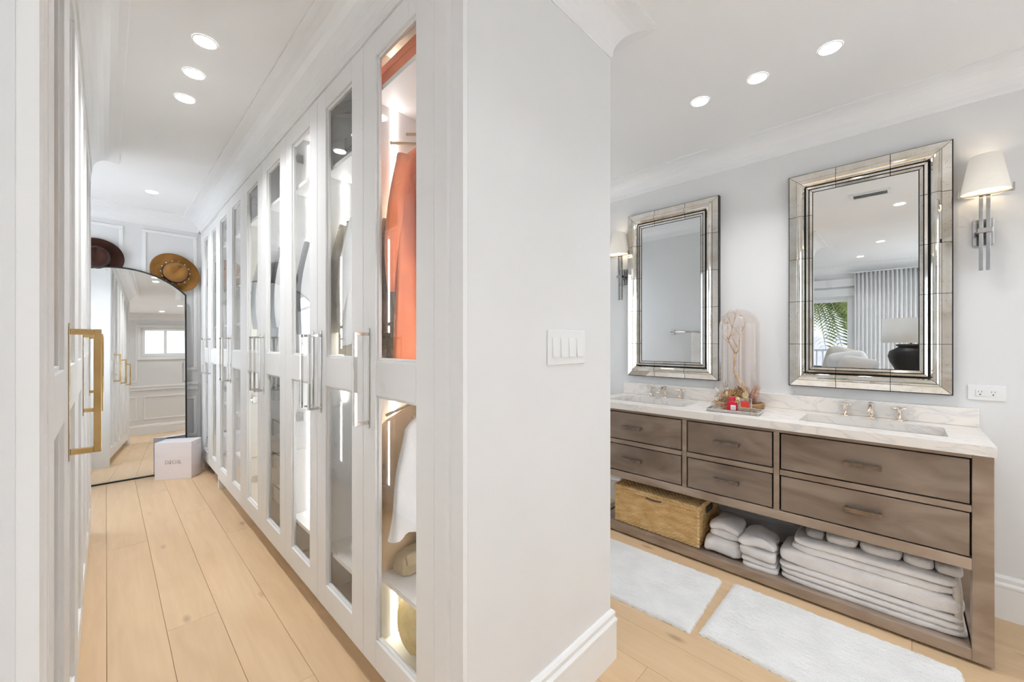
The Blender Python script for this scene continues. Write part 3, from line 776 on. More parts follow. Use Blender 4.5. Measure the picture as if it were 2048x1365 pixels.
# ------------------------------------------------------------------ garments on hangers
def garment(name, cat, label, loc, mat, w=0.42, length=0.9, flare=1.15, thick=0.05, seed=0, shoulder=0.06, sleeves=True, sleeve_len=0.5, neck=0.06, collar=True, group=None, sl_mat=None):
    """hangs from a rail running along y; the garment spans x"""
    t = empty(name, loc); tag(t, label, cat, group)
    rr = random.Random(seed)
    ph = [rr.uniform(0, 6.28) for _ in range(6)]
    nu, nv = 56, 26
    def fn(u, v):
        a = 2*math.pi*u
        z = -0.075 - v*length
        if v < 0.10:
            q = v/0.10
            hw = neck + (w/2-neck)*(q**0.75)
            z = -0.055 - shoulder*q - v*length*0.35 + (0.0)
        else:
            q = (v-0.10)/0.90
            hw = w/2*(1 + (flare-1)*q)
            z = -0.055 - shoulder - 0.035*length - q*length*0.965
        th = thick/2*(0.55 + 0.45*min(1, v*4)) * (1 + 0.25*v)
        ca, sa = math.cos(a), math.sin(a)
        cx = math.copysign(abs(ca)**0.8, ca)*hw
        fold = (math.sin(cx*38+ph[0]+v*1.5)*0.5 + math.sin(cx*67+ph[1]-v*2)*0.3)*min(1, v*2.5)*thick*0.36
        cy = math.copysign(abs(sa)**0.7, sa)*th + fold
        hem = math.sin(cx*30+ph[2])*0.010*max(0, v-0.8)*5
        wv = math.sin(v*7+ph[3])*0.005*math.sin(cx*6+ph[4])
        return (cx, cy+wv, z+hem)
    b = MB().grid(nu, nv, fn, wrap_u=True)
    b.build('body', mat, t, True)
    if sleeves:
        for s in (-1, 1):
            pts = []; rad = []
            for k in range(9):
                q = k/8
                pts.append((s*(w/2-0.035+0.045*math.sin(q*2.0)), thick*0.15+0.012*math.sin(q*5+ph[5]), -0.055-shoulder-0.01-q*sleeve_len))
                rad.append(0.040+0.012*math.sin(q*3.1)-0.006*q)
            bb = MB().tube(pts, rad, 14)
            bb.v = [(x, y*0.48, z) for x, y, z in bb.v]
            bb.build('sleeve', sl_mat or mat, t, True)
    if collar:
        MB().tube([(neck*math.cos(a), 0.6*neck*math.sin(a), -0.045+0.012*math.cos(a)) for a in [2*math.pi*k/16 for k in range(17)]], 0.012, 8).build('collar', mat, t, True)
    h = MB()
    h.tube([(-w/2+0.03, 0, -0.10), (-0.10, 0, -0.062), (0, 0, -0.045), (0.10, 0, -0.062), (w/2-0.03, 0, -0.10)], 0.006, 8)
    h.build('hanger', KHAKI, t, True)
    hk = [(0, 0, -0.045), (0, 0, -0.012)] + [(0.019*math.sin(a)-0.0, 0, 0.006-0.019*math.cos(a)) for a in [0.0+k*0.45 for k in range(0, 9)]]
    MB().tube(hk, 0.0022, 6).build('hook', STEEL, t, True)
    return t

RX = XR + 0.33
GW = 0.46
# first wardrobe: coral dress above, white and tan pieces below
garment('dress', 'dress', 'long coral silk dress hanging behind the nearest glass door', (RX-0.03, 1.31, 2.15), CORAL, GW, 0.86, 1.16, 0.07, 1, shoulder=0.12, sleeves=True, sleeve_len=0.5)
garment('coat', 'coat', 'khaki coat hanging beside the coral dress', (RX-0.02, 1.41, 2.15), KHAKI, GW+0.04, 0.66, 1.08, 0.04, 2, shoulder=0.34, sleeve_len=0.5)
garment('blouse', 'blouse', 'coral blouse hanging in front of the coral dress', (RX+0.02, 1.19, 2.15), CORAL, GW-0.04, 0.62, 1.12, 0.06, 3, sleeve_len=0.45)
garment('white_shirt', 'shirt', 'white shirt hanging low behind the nearest lower glass pane', (RX-0.015, 1.30, 1.10), WHITEC, GW, 0.40, 1.32, 0.08, 4, sleeves=False)
garment('suede_jacket', 'jacket', 'tan suede jacket hanging low beside the white shirt', (RX-0.035, 1.41, 1.10), TANC, GW+0.05, 0.56, 1.14, 0.05, 5, sleeves=False)
# second wardrobe
garment('blazer', 'jacket', 'beige linen blazer left of the cream shirt in the second wardrobe', (RX, 1.886, 1.95), BEIGEC, GW+0.02, 0.62, 1.05, 0.04, 6, sleeve_len=0.5)
garment('cream_shirt', 'shirt', 'cream shirt between two garments in the second wardrobe', (RX, 1.818, 1.95), BEIGEC, GW, 0.70, 1.08, 0.04, 7, sleeve_len=0.52)
garment('white_jacket', 'jacket', 'white jacket with wide hem in the second wardrobe', (RX-0.02, 1.735, 1.95), WHITEC, GW, 0.56, 1.22, 0.06, 8, sleeve_len=0.46)
garment('grey_coat', 'coat', 'long grey coat behind the third glass door', (RX, 2.337, 1.95), GREYC, GW+0.03, 0.72, 1.08, 0.05, 9, sleeve_len=0.5)
garment('long_white_shirt', 'shirt', 'long white shirt in front of the grey coat', (RX-0.01, 2.245, 1.95), WHITEC, GW, 0.74, 1.15, 0.06, 10, sleeve_len=0.5)
# third wardrobe
garment('grey_shirt', 'shirt', 'grey shirt behind the striped pieces of the fourth glass door', (RX, 2.816, 2.0), GREYC, GW+0.02, 0.68, 1.08, 0.05, 11, sleeve_len=0.5)
garment('ruffled_blouse', 'blouse', 'white ruffled blouse behind the fourth glass door', (RX-0.01, 2.725, 2.0), WHITEC, GW, 0.70, 1.18, 0.06, 12, sleeve_len=0.5)
garment('black_jacket', 'jacket', 'black jacket hanging at the fourth glass door', (RX+0.05, 2.60, 2.0), BLACKC, GW-0.1, 0.55, 1.05, 0.04, 13, sleeve_len=0.4)
garment('slate_dress', 'dress', 'slate grey dress behind the fifth glass door', (RX, 3.262, 2.0), GREYC, GW+0.03, 0.78, 1.12, 0.06, 14, sleeve_len=0.5)
garment('pale_cardigan', 'cardigan', 'pale cardigan next to the slate grey dress', (RX-0.01, 3.155, 2.0), WHITEC, GW, 0.62, 1.1, 0.06, 15, sleeve_len=0.5)
# left side: seen as reflections in the glass
LX = XL - 0.33
for k, (yy, m, nm, lb) in enumerate(((1.40, TANC, 'coat', 'tan coat in the nearest left wardrobe, seen as a reflection'),
                                     (1.25, BROWNC, 'coat', 'brown coat in the nearest left wardrobe, seen as a reflection'),
                                     (1.13, BLACKC, 'coat', 'black coat in the nearest left wardrobe, seen as a reflection'),
                                     (2.30, KHAKI, 'jacket', 'khaki jacket in the middle left wardrobe, seen as a reflection'),
                                     (2.15, WHITEC, 'shirt', 'white shirt in the middle left wardrobe, seen as a reflection'),
                                     (3.20, GREYC, 'jacket', 'grey jacket in the left wardrobe by the floor mirror'))):
    garment(nm, nm, lb, (LX, yy, 2.0), m, GW, 0.95 if nm == 'coat' else 0.65, 1.08, 0.06, 30+k, sleeve_len=0.55)

# ------------------------------------------------------------------ things on the wardrobe shelves
def gift_box(name, label, x0, x1, y0, y1, z, h, mat, cat='box', lid=0.35):
    t = empty(name, ((x0+x1)/2, (y0+y1)/2, z)); tag(t, label, cat)
    MB().box(x0+0.003, x1-0.003, y0+0.003, y1-0.003, z, z+h*(1-lid)+0.001).build('body', mat, t, world=True, bevel=0.002)
    MB().box(x0, x1, y0, y1, z+h*(1-lid)+0.001, z+h).build('lid', mat, t, world=True, bevel=0.002)
    return t
gift_box('orange_box', 'wide orange card box on the top shelf behind the nearest glass door', 0.722, 1.22, 1.03, 1.42, 2.2245, 0.085, ORANGEBOX)
t = empty('straw_hat', (0.90, 1.27, 2.310)); tag(t, 'cream straw hat resting on the orange box', 'hat')
MB().lathe([(0.16, 0.003), (0.16, 0.006), (0.085, 0.010), (0.078, 0.036), (0.05, 0.046), (0.001, 0.048)], 32, cap=False).build('crown', IVORY, t, True)
MB().lathe([(0.0865, 0.012), (0.0865, 0.026)], 32, cap=False).build('hat_band', TANC, t, True)
# bottom compartment: straw hat and foil bag in the warm light
t = empty('sun_hat', (0.90, 1.27, 0.24), rot=(math.radians(62), math.radians(8), math.radians(-52))); tag(t, 'yellow straw sun hat leaning in the lit bottom compartment', 'hat')
MB().lathe([(0.165, -0.012), (0.167, -0.008), (0.13, 0.004), (0.085, 0.010), (0.076, 0.06), (0.045, 0.082), (0.001, 0.086)], 40, cap=False).build('brim', STRAW, t, True)
MB().lathe([(0.0862, 0.011), (0.083, 0.030)], 40, cap=False).build('hat_band', IVORY, t, True)
t = empty('foil_pouch', (0.83, 1.08, DZ0+0.018)); tag(t, 'crinkled silver and bronze foil pouch beside the straw sun hat', 'pouch')
def foil(u, v):
    a = 2*math.pi*u
    r = 0.062*(1-0.55*v**3)*(1+0.28*noise.noise(Vector((math.cos(a)*3, math.sin(a)*3, v*5+2))))
    return (r*math.cos(a)*0.8, r*math.sin(a)*1.2, v*0.17)
MB().grid(30, 16, foil, wrap_u=True).build('sack', FOIL, t)
MB().tube([(0.0, -0.02, 0.165), (-0.01, 0.0, 0.185), (0.0, 0.02, 0.165)], 0.008, 8).build('tie', FOIL, t)
# above it: woven clutch and suede bag on the shelf
def bag(name, label, loc, w, d, h, mat, rz=0, handle=True, cat='bag'):
    t = empty(name, loc, rz); tag(t, label, cat)
    b = MB(); superslab(b, 0, 0, 0, w, d, h, 6, 32, 12, 0.003, seed=w*10)
    b.v = [(x*(1-0.18*z/h), y*(1-0.35*z/h), z) for x, y, z in b.v]
    b.build('bag_body', mat, t, True)
    b = MB().box(-w*0.40, w*0.40, -d*0.5-0.003, -d*0.2, h*0.50, h*0.97); b.v = [(x, y*(1-0.25*z/h), z) for x, y, z in b.v]
    b.build('flap', mat, t, True, bevel=0.004)
    if handle:
        MB().tube([(w*0.3*math.cos(a), 0, h*0.93+0.42*h*math.sin(a)) for a in [math.pi*k/14 for k in range(15)]], 0.006, 8).build('bag_handle', mat, t, True)
    return t
bag('woven_bag', 'brown woven bag standing on the shelf above the sun hat', (0.98, 1.19, 0.42), 0.34, 0.10, 0.17, BROWNC, math.radians(6), False)
bag('suede_bag', 'speckled khaki bag beside the brown woven bag', (0.86, 1.33, 0.42), 0.24, 0.09, 0.085, KHAKI, math.radians(4), False)
bag('clutch', 'white clutch lying on the low shelf of the second wardrobe', (0.90, 1.72, 0.34), 0.30, 0.14, 0.07, WHITEC, 0, False)
bag('clear_bag', 'pale grey handbag on the low shelf behind the third glass door', (0.90, 2.24, 0.34), 0.24, 0.12, 0.13, GREYC, 0.1)
gift_box('hat_box', 'grey round-edged box on the top shelf of the second wardrobe', 0.78, 1.20, 1.50, 1.86, 2.07, 0.16, GREYC)
gift_box('shoe_box', 'white box on the top shelf behind the third glass door', 0.80, 1.20, 1.98, 2.33, 2.11, 0.14, PAPER)
gift_box('shoe_box', 'white box on the top shelf behind the fourth glass door', 0.80, 1.20, 2.44, 2.80, 2.13, 0.13, PAPER)

def shoe(name, label, loc, mat, rz=0, group=None, L=0.25):
    t = empty(name, loc, rz); tag(t, label, 'shoe', group)
    sec = [(-0.5, 0.30, 0.40, 0.30), (-0.42, 0.34, 0.62, 0.26), (-0.25, 0.32, 0.55, 0.20), (-0.05, 0.34, 0.34, 0.10), (0.15, 0.40, 0.24, 0.03), (0.34, 0.40, 0.20, 0.01), (0.46, 0.28, 0.15, 0.01), (0.5, 0.05, 0.08, 0.03)]
    n = 14; v = []; f = []
    for (a, wd, ht, lo) in sec:
        for k in range(n):
            w_ = 2*math.pi*k/n
            y = 0.5*wd*math.cos(w_)*0.24*L/0.25
            z = 0.25*(lo*0.55 + (ht*0.5)*(0.5+0.5*math.sin(w_)))
            v.append((a*L, y, z))
    for i in range(len(sec)-1):
        for k in range(n):
            f.append((i*n+k, i*n+(k+1) % n, (i+1)*n+(k+1) % n, (i+1)*n+k))
    f.append(tuple(range(n))); f.append(tuple(range((len(sec)-1)*n, len(sec)*n))[::-1])
    MB().add(v, f).build('upper', mat, t, True)
    MB().box(-0.49*L, -0.36*L, -0.011, 0.011, 0, 0.06).build('heel', BLACK, t)
    return t
cols = [BLACKC, GREYC, TANC, WHITEC]
names = ['black', 'grey', 'tan', 'white']
zl = {0.118: 'bottom', 0.409: 'second lowest', 0.729: 'middle', 1.089: 'fourth'}
for i, z in enumerate((0.118, 0.409, 0.729)):
    for k in range(2):
        cc = (i + k*2) % 4
        shoe('dress_shoe', '%s dress shoe, %s one on the %s shelf of the fourth wardrobe' % (names[cc], ('right', 'left')[k], zl[z]), (0.87, S0[5]+0.16+0.15*k, z), cols[cc], math.pi + 0.05*k, 'shoes in the fourth wardrobe')
def fold_stack(x, y, z, n, mats, what, where, w=0.30, d=0.26, h=0.045):
    for k in range(n):
        b = MB(); superslab(b, 0, 0, 0, w, d, h, 7, 32, 8, 0.003, seed=x*3+y+k)
        o = b.build('folded_sweater', mats[k % len(mats)], None, True, loc=(x, y, z+k*h*0.96))
        tag(o, '%s, %s of the pile %s' % (what[k % len(what)], ('lowest', 'second', 'third', 'topmost')[k] if k < n-1 or n < 3 else 'topmost', where), 'sweater', 'folded sweaters in the right wardrobes')
yc = (S0[6]+S0[7])/2
fold_stack(0.90, yc, 0.759, 3, [GREYC, WHITEC], ['grey folded sweater', 'white folded sweater'], 'on the low shelf of the seventh door')
fold_stack(0.90, yc, 1.429, 3, [WHITEC, BEIGEC], ['white folded sweater', 'beige folded sweater'], 'on the middle shelf of the seventh door')
yc = (S0[5]+S0[6])/2
fold_stack(0.90, yc, 1.089, 2, [GREYC], ['grey folded sweater'], 'above the shoes of the sixth door')
fold_stack(0.90, yc, 1.429, 2, [BEIGEC, WHITEC], ['beige folded sweater', 'white folded sweater'], 'at mid height behind the sixth door')
bag('grey_tote', 'grey handbag on the upper shelf behind the sixth glass door', (0.90, yc+0.03, 1.809), 0.30, 0.14, 0.20, GREYC, 0)
bag('black_tote', 'black handbag on the middle shelf of the farthest wardrobe', (0.90, 4.58, 1.429), 0.30, 0.16, 0.22, BLACKC, 0)
bag('charcoal_tote', 'charcoal handbag on the low shelf of the farthest wardrobe', (0.90, 4.58, 0.759), 0.30, 0.16, 0.22, CHAR, 0)
fold_stack(0.90, 4.93, 1.429, 2, [GREYC], ['grey folded sweater'], 'in the farthest wardrobe')
fold_stack(0.90, 4.93, 0.759, 2, [WHITEC], ['white folded sweater'], 'in the farthest wardrobe')
gift_box('storage_box', 'khaki storage box on the floor of the farthest wardrobe', 0.78, 1.15, 4.36, 4.66, DZ0+0.018, 0.26, KHAKI)

# ------------------------------------------------------------------ arched floor mirror, hats and gift box at the end of the hall
ARX, ARY = 0.075, 5.127
t = empty('floor_mirror', (ARX, ARY, 0), rot=(math.radians(-3.0), 0, math.radians(-2.3)))
tag(t, 'tall arched floor mirror in thin black frame leaning on the end wall', 'mirror')
HWM, SPR, RAD = 0.494, 1.79, 0.65
def arch_outline(off=0.0):
    p = [(HWM-off, off), ]
    top = []
    cz = SPR + 0.195 - RAD + 0.003
    n = 40
    for k in range(n+1):
        x = (HWM-off) - 2*(HWM-off)*k/n
        top.append((x, cz + math.sqrt(max(0, (RAD-off)**2 - x*x))))
    return p + top + [(-(HWM-off), off)]
o1 = arch_outline(0.0); o2 = arch_outline(0.012)
n = len(o1)
v = [(x, -0.013, z) for x, z in o1] + [(x, -0.013, z) for x, z in o2] + [(x, 0.018, z) for x, z in o1] + [(x, 0.0, z) for x, z in o2]
f = []
for i in range(n):
    j = (i+1) % n
    f += [(i, j, n+j, n+i), (i, j, 2*n+j, 2*n+i), (n+i, n+j, 3*n+j, 3*n+i)]
MB().add(v, f).build('frame', BLACK, t)
MB().prism(o2, 0.002, 0.006, 'y').build('backing', BLACK, t)
MB().add([(x, -0.001, z) for x, z in o2], [tuple(range(n))]).build('glass', MIRROR, t)

def felt_hat(name, label, loc, rot, mat, band, a=0.19, b=0.175, crown=0.105, beads=False):
    t = empty(name, loc, rot=rot); tag(t, label, 'hat')
    n = 48
    rings = []
    # brim, from its rim to the crown: slightly turned up
    for q, rad in enumerate((1.0, 1.0, 0.93, 0.75, 0.56, 0.50)):
        z = (0.012, 0.016, 0.010, 0.003, 0.004, 0.010)[q]
        rings.append([(a*rad*math.cos(w), b*rad*math.sin(w)*(1.0 if q < 4 else 1.08), z + 0.012*rad*rad*math.cos(2*w)) for w in [2*math.pi*k/n for k in range(n)]])
    for q, (rad, zz) in enumerate(((0.47, 0.045), (0.44, 0.08), (0.36, 0.10), (0.26, 0.104), (0.14, 0.088), (0.02, 0.078))):
        ring = []
        for k in range(n):
            w = 2*math.pi*k/n
            x, y = a*rad*math.cos(w), b*rad*math.sin(w)*1.18
            pinch = 0.0
            if q >= 1: pinch = 0.22*math.exp(-((w-math.pi/2)/0.5)**2)
            z = zz*crown/0.104 - (0.030*math.exp(-(x/0.018)**2) if q in (2, 3) and y > 0 else 0)
            ring.append((x*(1-pinch), y*(1-pinch*0.5), z))
        rings.append(ring)
    v = [p for r in rings for p in r]; f = []
    for i in range(len(rings)-1):
        for k in range(n):
            f.append((i*n+k, i*n+(k+1) % n, (i+1)*n+(k+1) % n, (i+1)*n+k))
    f.append(tuple(range((len(rings)-1)*n, len(rings)*n)))
    o = MB().add(v[:6*n], f[:5*n]).build('brim', mat, t, True)
    m = o.modifiers.new('solid', 'SOLIDIFY'); m.thickness = 0.003
    o = MB().add(v[5*n:], [tuple(i-5*n for i in q) for q in f[5*n:]]).build('crown', mat, t, True)
    bl = [(a*0.515*math.cos(w), b*0.515*1.13*math.sin(w)) for w in [2*math.pi*k/n for k in range(n)]]
    bb = MB(); bb.add([(x, y, 0.008) for x, y in bl] + [(x*0.96, y*0.96, 0.030) for x, y in bl], [(i, (i+1) % n, n+(i+1) % n, n+i) for i in range(n)])
    bb.build('hat_band', band, t, True)
    if beads:
        for k in range(14):
            w = 2*math.pi*k/14 + 0.2
            MB().lathe([(0.0005, -0.007), (0.005, -0.005), (0.007, 0), (0.005, 0.005), (0.0005, 0.007)], 10, (a*0.56*math.cos(w), b*0.63*math.sin(w), 0.018)).build('bead', PEARL, t, True)
    else:
        MB().tube([(a*0.30, -b*0.56, 0.02), (a*0.36, -b*0.60, 0.026), (a*0.46, -b*0.50, 0.02)], [0.006, 0.010, 0.006], 8).build('bow', TANC, t, True)
    return t
RX90 = math.radians(90)
felt_hat('brown_felt_hat', 'dark brown felt hat propped on top of the arched mirror', (-0.062, 5.262, 2.055), (RX90, 0, 0), FELT_D, LEATHER, 0.185, 0.178)
felt_hat('tan_felt_hat', 'tan felt hat with beaded band hung on the mirror corner', (0.492, 5.262, 1.985), (RX90, math.radians(38), 0), FELT_T, LEATHER, 0.205, 0.178, beads=True)

# the pale box: front-left corner (0.314, 4.936), front-right corner (0.563, 4.778), both on the floor
ang = math.atan2(4.778-4.936, 0.563-0.314)
bw = math.hypot(0.249, 0.158); bd = 0.178; bh = 0.345
t = empty('gift_box', (0.314, 4.936, 0), ang); tag(t, 'pale pink gift box with gold DIOR lettering on the floor', 'box')
MB().box(0, bw, 0, bd, 0, bh-0.05).build('body', BOXP, t, bevel=0.002)
MB().box(-0.0004, bw+0.0004, -0.0004, bd+0.0004, bh-0.0498, bh).build('lid', BOXP, t, bevel=0.002)
q = MB().add([(0.002, 0.05, bh+0.0006), (0.06, bd-0.002, bh+0.0006), (0.002, bd-0.002, bh+0.0006)], [(0, 1, 2)]).build('corner_print', BOXIN, t)
def serif_word(parent, cx, cz, y, h):
    """D I O R in thin serif capitals, flat print on the box front"""
    th, tn = 0.15*h, 0.055*h
    b = MB()
    def rect(x0, x1, z0, z1): b.add([(x0, y, z0), (x1, y, z0), (x1, y, z1), (x0, y, z1)], [(0, 1, 2, 3)])
    def band(pts, ws):
        v = []
        for (x, z, nx, nz), w in zip(pts, ws): v += [(x+nx*w, y, z+nz*w), (x-nx*w, y, z-nz*w)]
        b.add(v, [(2*i, 2*i+1, 2*i+3, 2*i+2) for i in range(len(pts)-1)])
    x = cx - 1.62*h
    def stem(x): rect(x, x+th, cz-h/2, cz+h/2); rect(x-0.10*h, x+th+0.10*h, cz-h/2, cz-h/2+tn*0.8); rect(x-0.10*h, x+th+0.10*h, cz+h/2-tn*0.8, cz+h/2)
    stem(x)                                                       # D
    pts = []; ws = []
    for k in range(17):
        a = -math.pi/2 + math.pi*k/16
        pts.append((x+th+0.12*h+0.50*h*math.cos(a), cz+(h/2-tn/2)*math.sin(a), math.cos(a), math.sin(a))); ws.append((tn + (th-tn)*abs(math.cos(a)))/2)
    band(pts, ws); rect(x+th, x+th+0.13*h, cz-h/2, cz-h/2+tn); rect(x+th, x+th+0.13*h, cz+h/2-tn, cz+h/2)
    x += 1.10*h; stem(x)                                          # I
    x += 0.98*h; pts = []; ws = []                                # O
    for k in range(33):
        a = 2*math.pi*k/32
        pts.append((x+0.42*h*math.cos(a), cz+(h/2-tn/2)*math.sin(a), math.cos(a), math.sin(a))); ws.append((tn + (th-tn)*abs(math.cos(a)))/2)
    band(pts, ws)
    x += 0.68*h; stem(x); pts = []; ws = []                       # R
    for k in range(13):
        a = -math.pi/2 + math.pi*k/12
        pts.append((x+th+0.14*h+0.22*h*math.cos(a), cz+0.235*h+0.235*h*math.sin(a), math.cos(a), math.sin(a))); ws.append((tn + (th-tn)*abs(math.cos(a)))/2)
    band(pts, ws); rect(x+th, x+th+0.15*h, cz+h/2-tn, cz+h/2); rect(x+th, x+th+0.15*h, cz-0.03*h, cz+0.025*h)
    b.add([(x+th+0.10*h, y, cz), (x+th+0.24*h, y, cz), (x+th+0.62*h, y, cz-h/2), (x+th+0.44*h, y, cz-h/2)], [(0, 1, 2, 3)])
    b.build('lettering', GILT, parent)
serif_word(t, bw*0.48, bh*0.47, -0.0020, 0.036)

# ------------------------------------------------------------------ vanity
VX = 2.41                      # front of the cabinet frame
VY0, VY1 = -0.255, 1.585       # right and left ends
t = empty('vanity_cabinet', (2.66, (VY0+VY1)/2, 0)); tag(t, 'bronzed wood double vanity with six drawers and an open bottom shelf', 'vanity')
VB = 2.895
RZ0, RZ1 = 0.012, 0.058        # bottom rail
def vbox(name, x0, x1, y0, y1, z0, z1, mat=VFRAME, bevel=0.002):
    return MB().box(x0, x1, y0, y1, z0, z1).build(name, mat, t, world=True, bevel=bevel)
PST = 0.058
for (ya, yb) in ((VY0, VY0+PST), (VY1-PST, VY1)):
    vbox('post', VX, VX+PST, ya, yb, RZ0, 0.834)
    vbox('post', VB-PST, VB, ya, yb, RZ0, 0.834)
    vbox('side_rail', VX+PST, VB-PST, ya+0.004, yb-0.004, RZ0, RZ1)
    vbox('side_panel', VX+PST, VB-PST, ya+0.008, yb-0.008, 0.375, 0.834)
Y0, Y1 = VY0+PST, VY1-PST
vbox('bottom_rail', VX, VX+PST, Y0, Y1, RZ0, RZ1)
vbox('bottom_rail', VB-PST, VB, Y0, Y1, RZ0, RZ1)
vbox('bottom_shelf', VX+PST, VB-PST, Y0, Y1, 0.030, 0.050)
vbox('plinth', VX+0.05, VB-0.05, VY0+0.06, VY1-0.06, 0.0, RZ0, VWOOD, 0)
vbox('lower_rail', VX, VX+0.03, Y0, Y1, 0.372, 0.418)
vbox('upper_rail', VX, VX+0.03, Y0, Y1, 0.818, 0.834)
vbox('cabinet_floor', VX+0.03, VB-0.01, Y0, Y1, 0.375, 0.39, VWOOD, 0)
vbox('back_panel', VB-0.012, VB-0.002, Y0, Y1, 0.39, 0.834, VWOOD, 0)
banks = [(-0.197, 0.449), (0.477, 0.914), (0.942, 1.527)]
for ym in (0.463, 0.928):
    vbox('divider', VX, VX+0.03, ym-0.0125, ym+0.0125, 0.418, 0.818)
    vbox('divider_panel', VX+0.035, VB-0.02, ym-0.008, ym+0.008, 0.392, 0.83, VWOOD, 0)
for (a, b_) in banks:
    vbox('mid_rail', VX, VX+0.03, a+0.0005, b_-0.0005, 0.602, 0.629)
    vbox('dark_reveal', VX+0.032, VX+0.036, a, b_, 0.418, 0.818, BLACK, 0)
dl = [('right', 'upper'), ('right', 'lower'), ('middle', 'upper'), ('middle', 'lower'), ('left', 'upper'), ('left', 'lower')]
hc = [(0.129, 0.128), (0.6955, 0.6955), (1.260, 1.258)]
for k, (a, b_) in enumerate(banks):
    for j, (z0, z1) in enumerate(((0.629, 0.818), (0.418, 0.602))):
        g = 0.0058
        d = MB().box(VX+0.003, VX+0.030, a+g, b_-g, z0+g, z1-g).build('drawer', VWOOD, t, world=True, bevel=0.002)
        hy = hc[k][j]; hz = 0.721 if j == 0 else 0.513
        h = MB().box(VX-0.032, VX-0.018, hy-0.064, hy+0.064, hz-0.011, hz+0.009)
        h.box(VX-0.018, VX+0.003, hy-0.062, hy-0.051, hz-0.007, hz+0.007).box(VX-0.018, VX+0.003, hy+0.051, hy+0.062, hz-0.007, hz+0.007)
        q = h.build('pull', BRONZE, d, bevel=0.0015); q.location = -t.location
        tag(q, 'dark bronze bar pull')

# marble top with two sink openings
CT0, CT1 = 0.836, 0.876
CX0, CX1 = 2.386, 2.914
sinks = [(-0.140, 0.385), (0.975, 1.500)]
SX0, SX1 = 2.515, 2.775
ct = empty('marble_countertop', (2.66, (VY0+VY1)/2, CT0)); tag(ct, 'pale veined marble countertop with backsplash on the vanity', 'countertop')
b = MB()
b.box(CX0, SX0, VY0-0.004, VY1+0.004, CT0, CT1).box(SX1, CX1, VY0-0.004, VY1+0.004, CT0, CT1)
ys = [VY0-0.004, sinks[0][0], sinks[0][1], sinks[1][0], sinks[1][1], VY1+0.004]
for a, c in ((ys[0], ys[1]), (ys[2], ys[3]), (ys[4], ys[5])): b.box(SX0, SX1, a, c, CT0, CT1)
import bmesh
def weld(o):
    bm = bmesh.new(); bm.from_mesh(o.data)
    bmesh.ops.remove_doubles(bm, verts=bm.verts, dist=1e-5)
    bm.to_mesh(o.data); bm.free()
b.build('slab', MARBLE, ct, world=True)
MB().box(CX1-0.022, CX1, VY0-0.004, VY1+0.004, CT1+0.0005, 0.962).build('backsplash', MARBLE, ct, world=True, bevel=0.002)
sl = ['right undermount white sink below the larger-looking mirror', 'left undermount white sink beside the divider wall edge']
for k, (a, c) in enumerate(sinks):
    s = empty('sink', ((SX0+SX1)/2, (a+c)/2, CT0-0.15)); tag(s, sl[k], 'sink')
    m = MB(); e = 0.003
    m.box(SX0-0.012, SX0+e-0.004, a-0.012, c+0.012, CT0-0.15, CT0-0.001).box(SX1+0.001, SX1+0.012, a-0.012, c+0.012, CT0-0.15, CT0-0.001)
    m.box(SX0-0.001, SX1+0.001, a-0.012, a-0.001, CT0-0.15, CT0-0.001).box(SX0-0.001, SX1+0.001, c+0.001, c+0.012, CT0-0.15, CT0-0.001)
    m.box(SX0-0.001, SX1+0.001, a-0.001, c+0.001, CT0-0.15, CT0-0.135)
    m.build('basin', CERAMIC, s, world=True)
    MB().lathe([(0.001, 0), (0.022, 0), (0.022, 0.003), (0.001, 0.004)], 20, (0, 0, 0.0155)).build('drain', STEEL, s, True)
    MB().lathe([(0.008, 0), (0.008, 0.004), (0.001, 0.004)], 14, ((SX1-SX0)/2-0.003, 0, 0.12), axis='x').build('overflow', PLDARK, s, True)

def faucet(yc, label):
    t = empty('faucet', (2.862, yc, CT1)); tag(t, label, 'faucet')
    esc = [(0.0235, 0.0), (0.0235, 0.004), (0.019, 0.007), (0.011, 0.010), (0.009, 0.016)]
    for sy in (-0.107, 0.107):
        h = MB().lathe(esc + [(0.0085, 0.018), (0.0075, 0.055), (0.010, 0.058), (0.010, 0.066), (0.006, 0.070), (0.001, 0.071)], 20, (0, sy, 0)).build('tap_stem', TAPM, t, True)
        c = MB()
        for w in (0.35, 0.35+math.pi/2):
            p = [(0.031*q*math.cos(w), sy+0.031*q*math.sin(w), 0.062) for q in (-1, -0.8, -0.3, 0.3, 0.8, 1)]
            c.tube(p, [0.0045, 0.0068, 0.0042, 0.0042, 0.0068, 0.0045], 10)
        c.build('cross_handle', TAPM, h, True)
    b = MB().lathe(esc + [(0.0125, 0.018), (0.0125, 0.075), (0.011, 0.082), (0.001, 0.086)], 20, (0, 0, 0))
    b.build('spout_base', TAPM, t, True)
    sp = MB()
    pts = [(0.004, 0, 0.066), (-0.02, 0, 0.074), (-0.07, 0, 0.066), (-0.105, 0, 0.056), (-0.118, 0, 0.046), (-0.120, 0, 0.034)]
    sp.tube(pts, [0.011, 0.0115, 0.0105, 0.010, 0.0098, 0.0095], 14)
    sp.build('spout', TAPM, t, True)
    return t
faucet(0.120, 'polished faucet with cross handles at the right sink')
faucet(1.240, 'polished faucet with cross handles at the left sink')

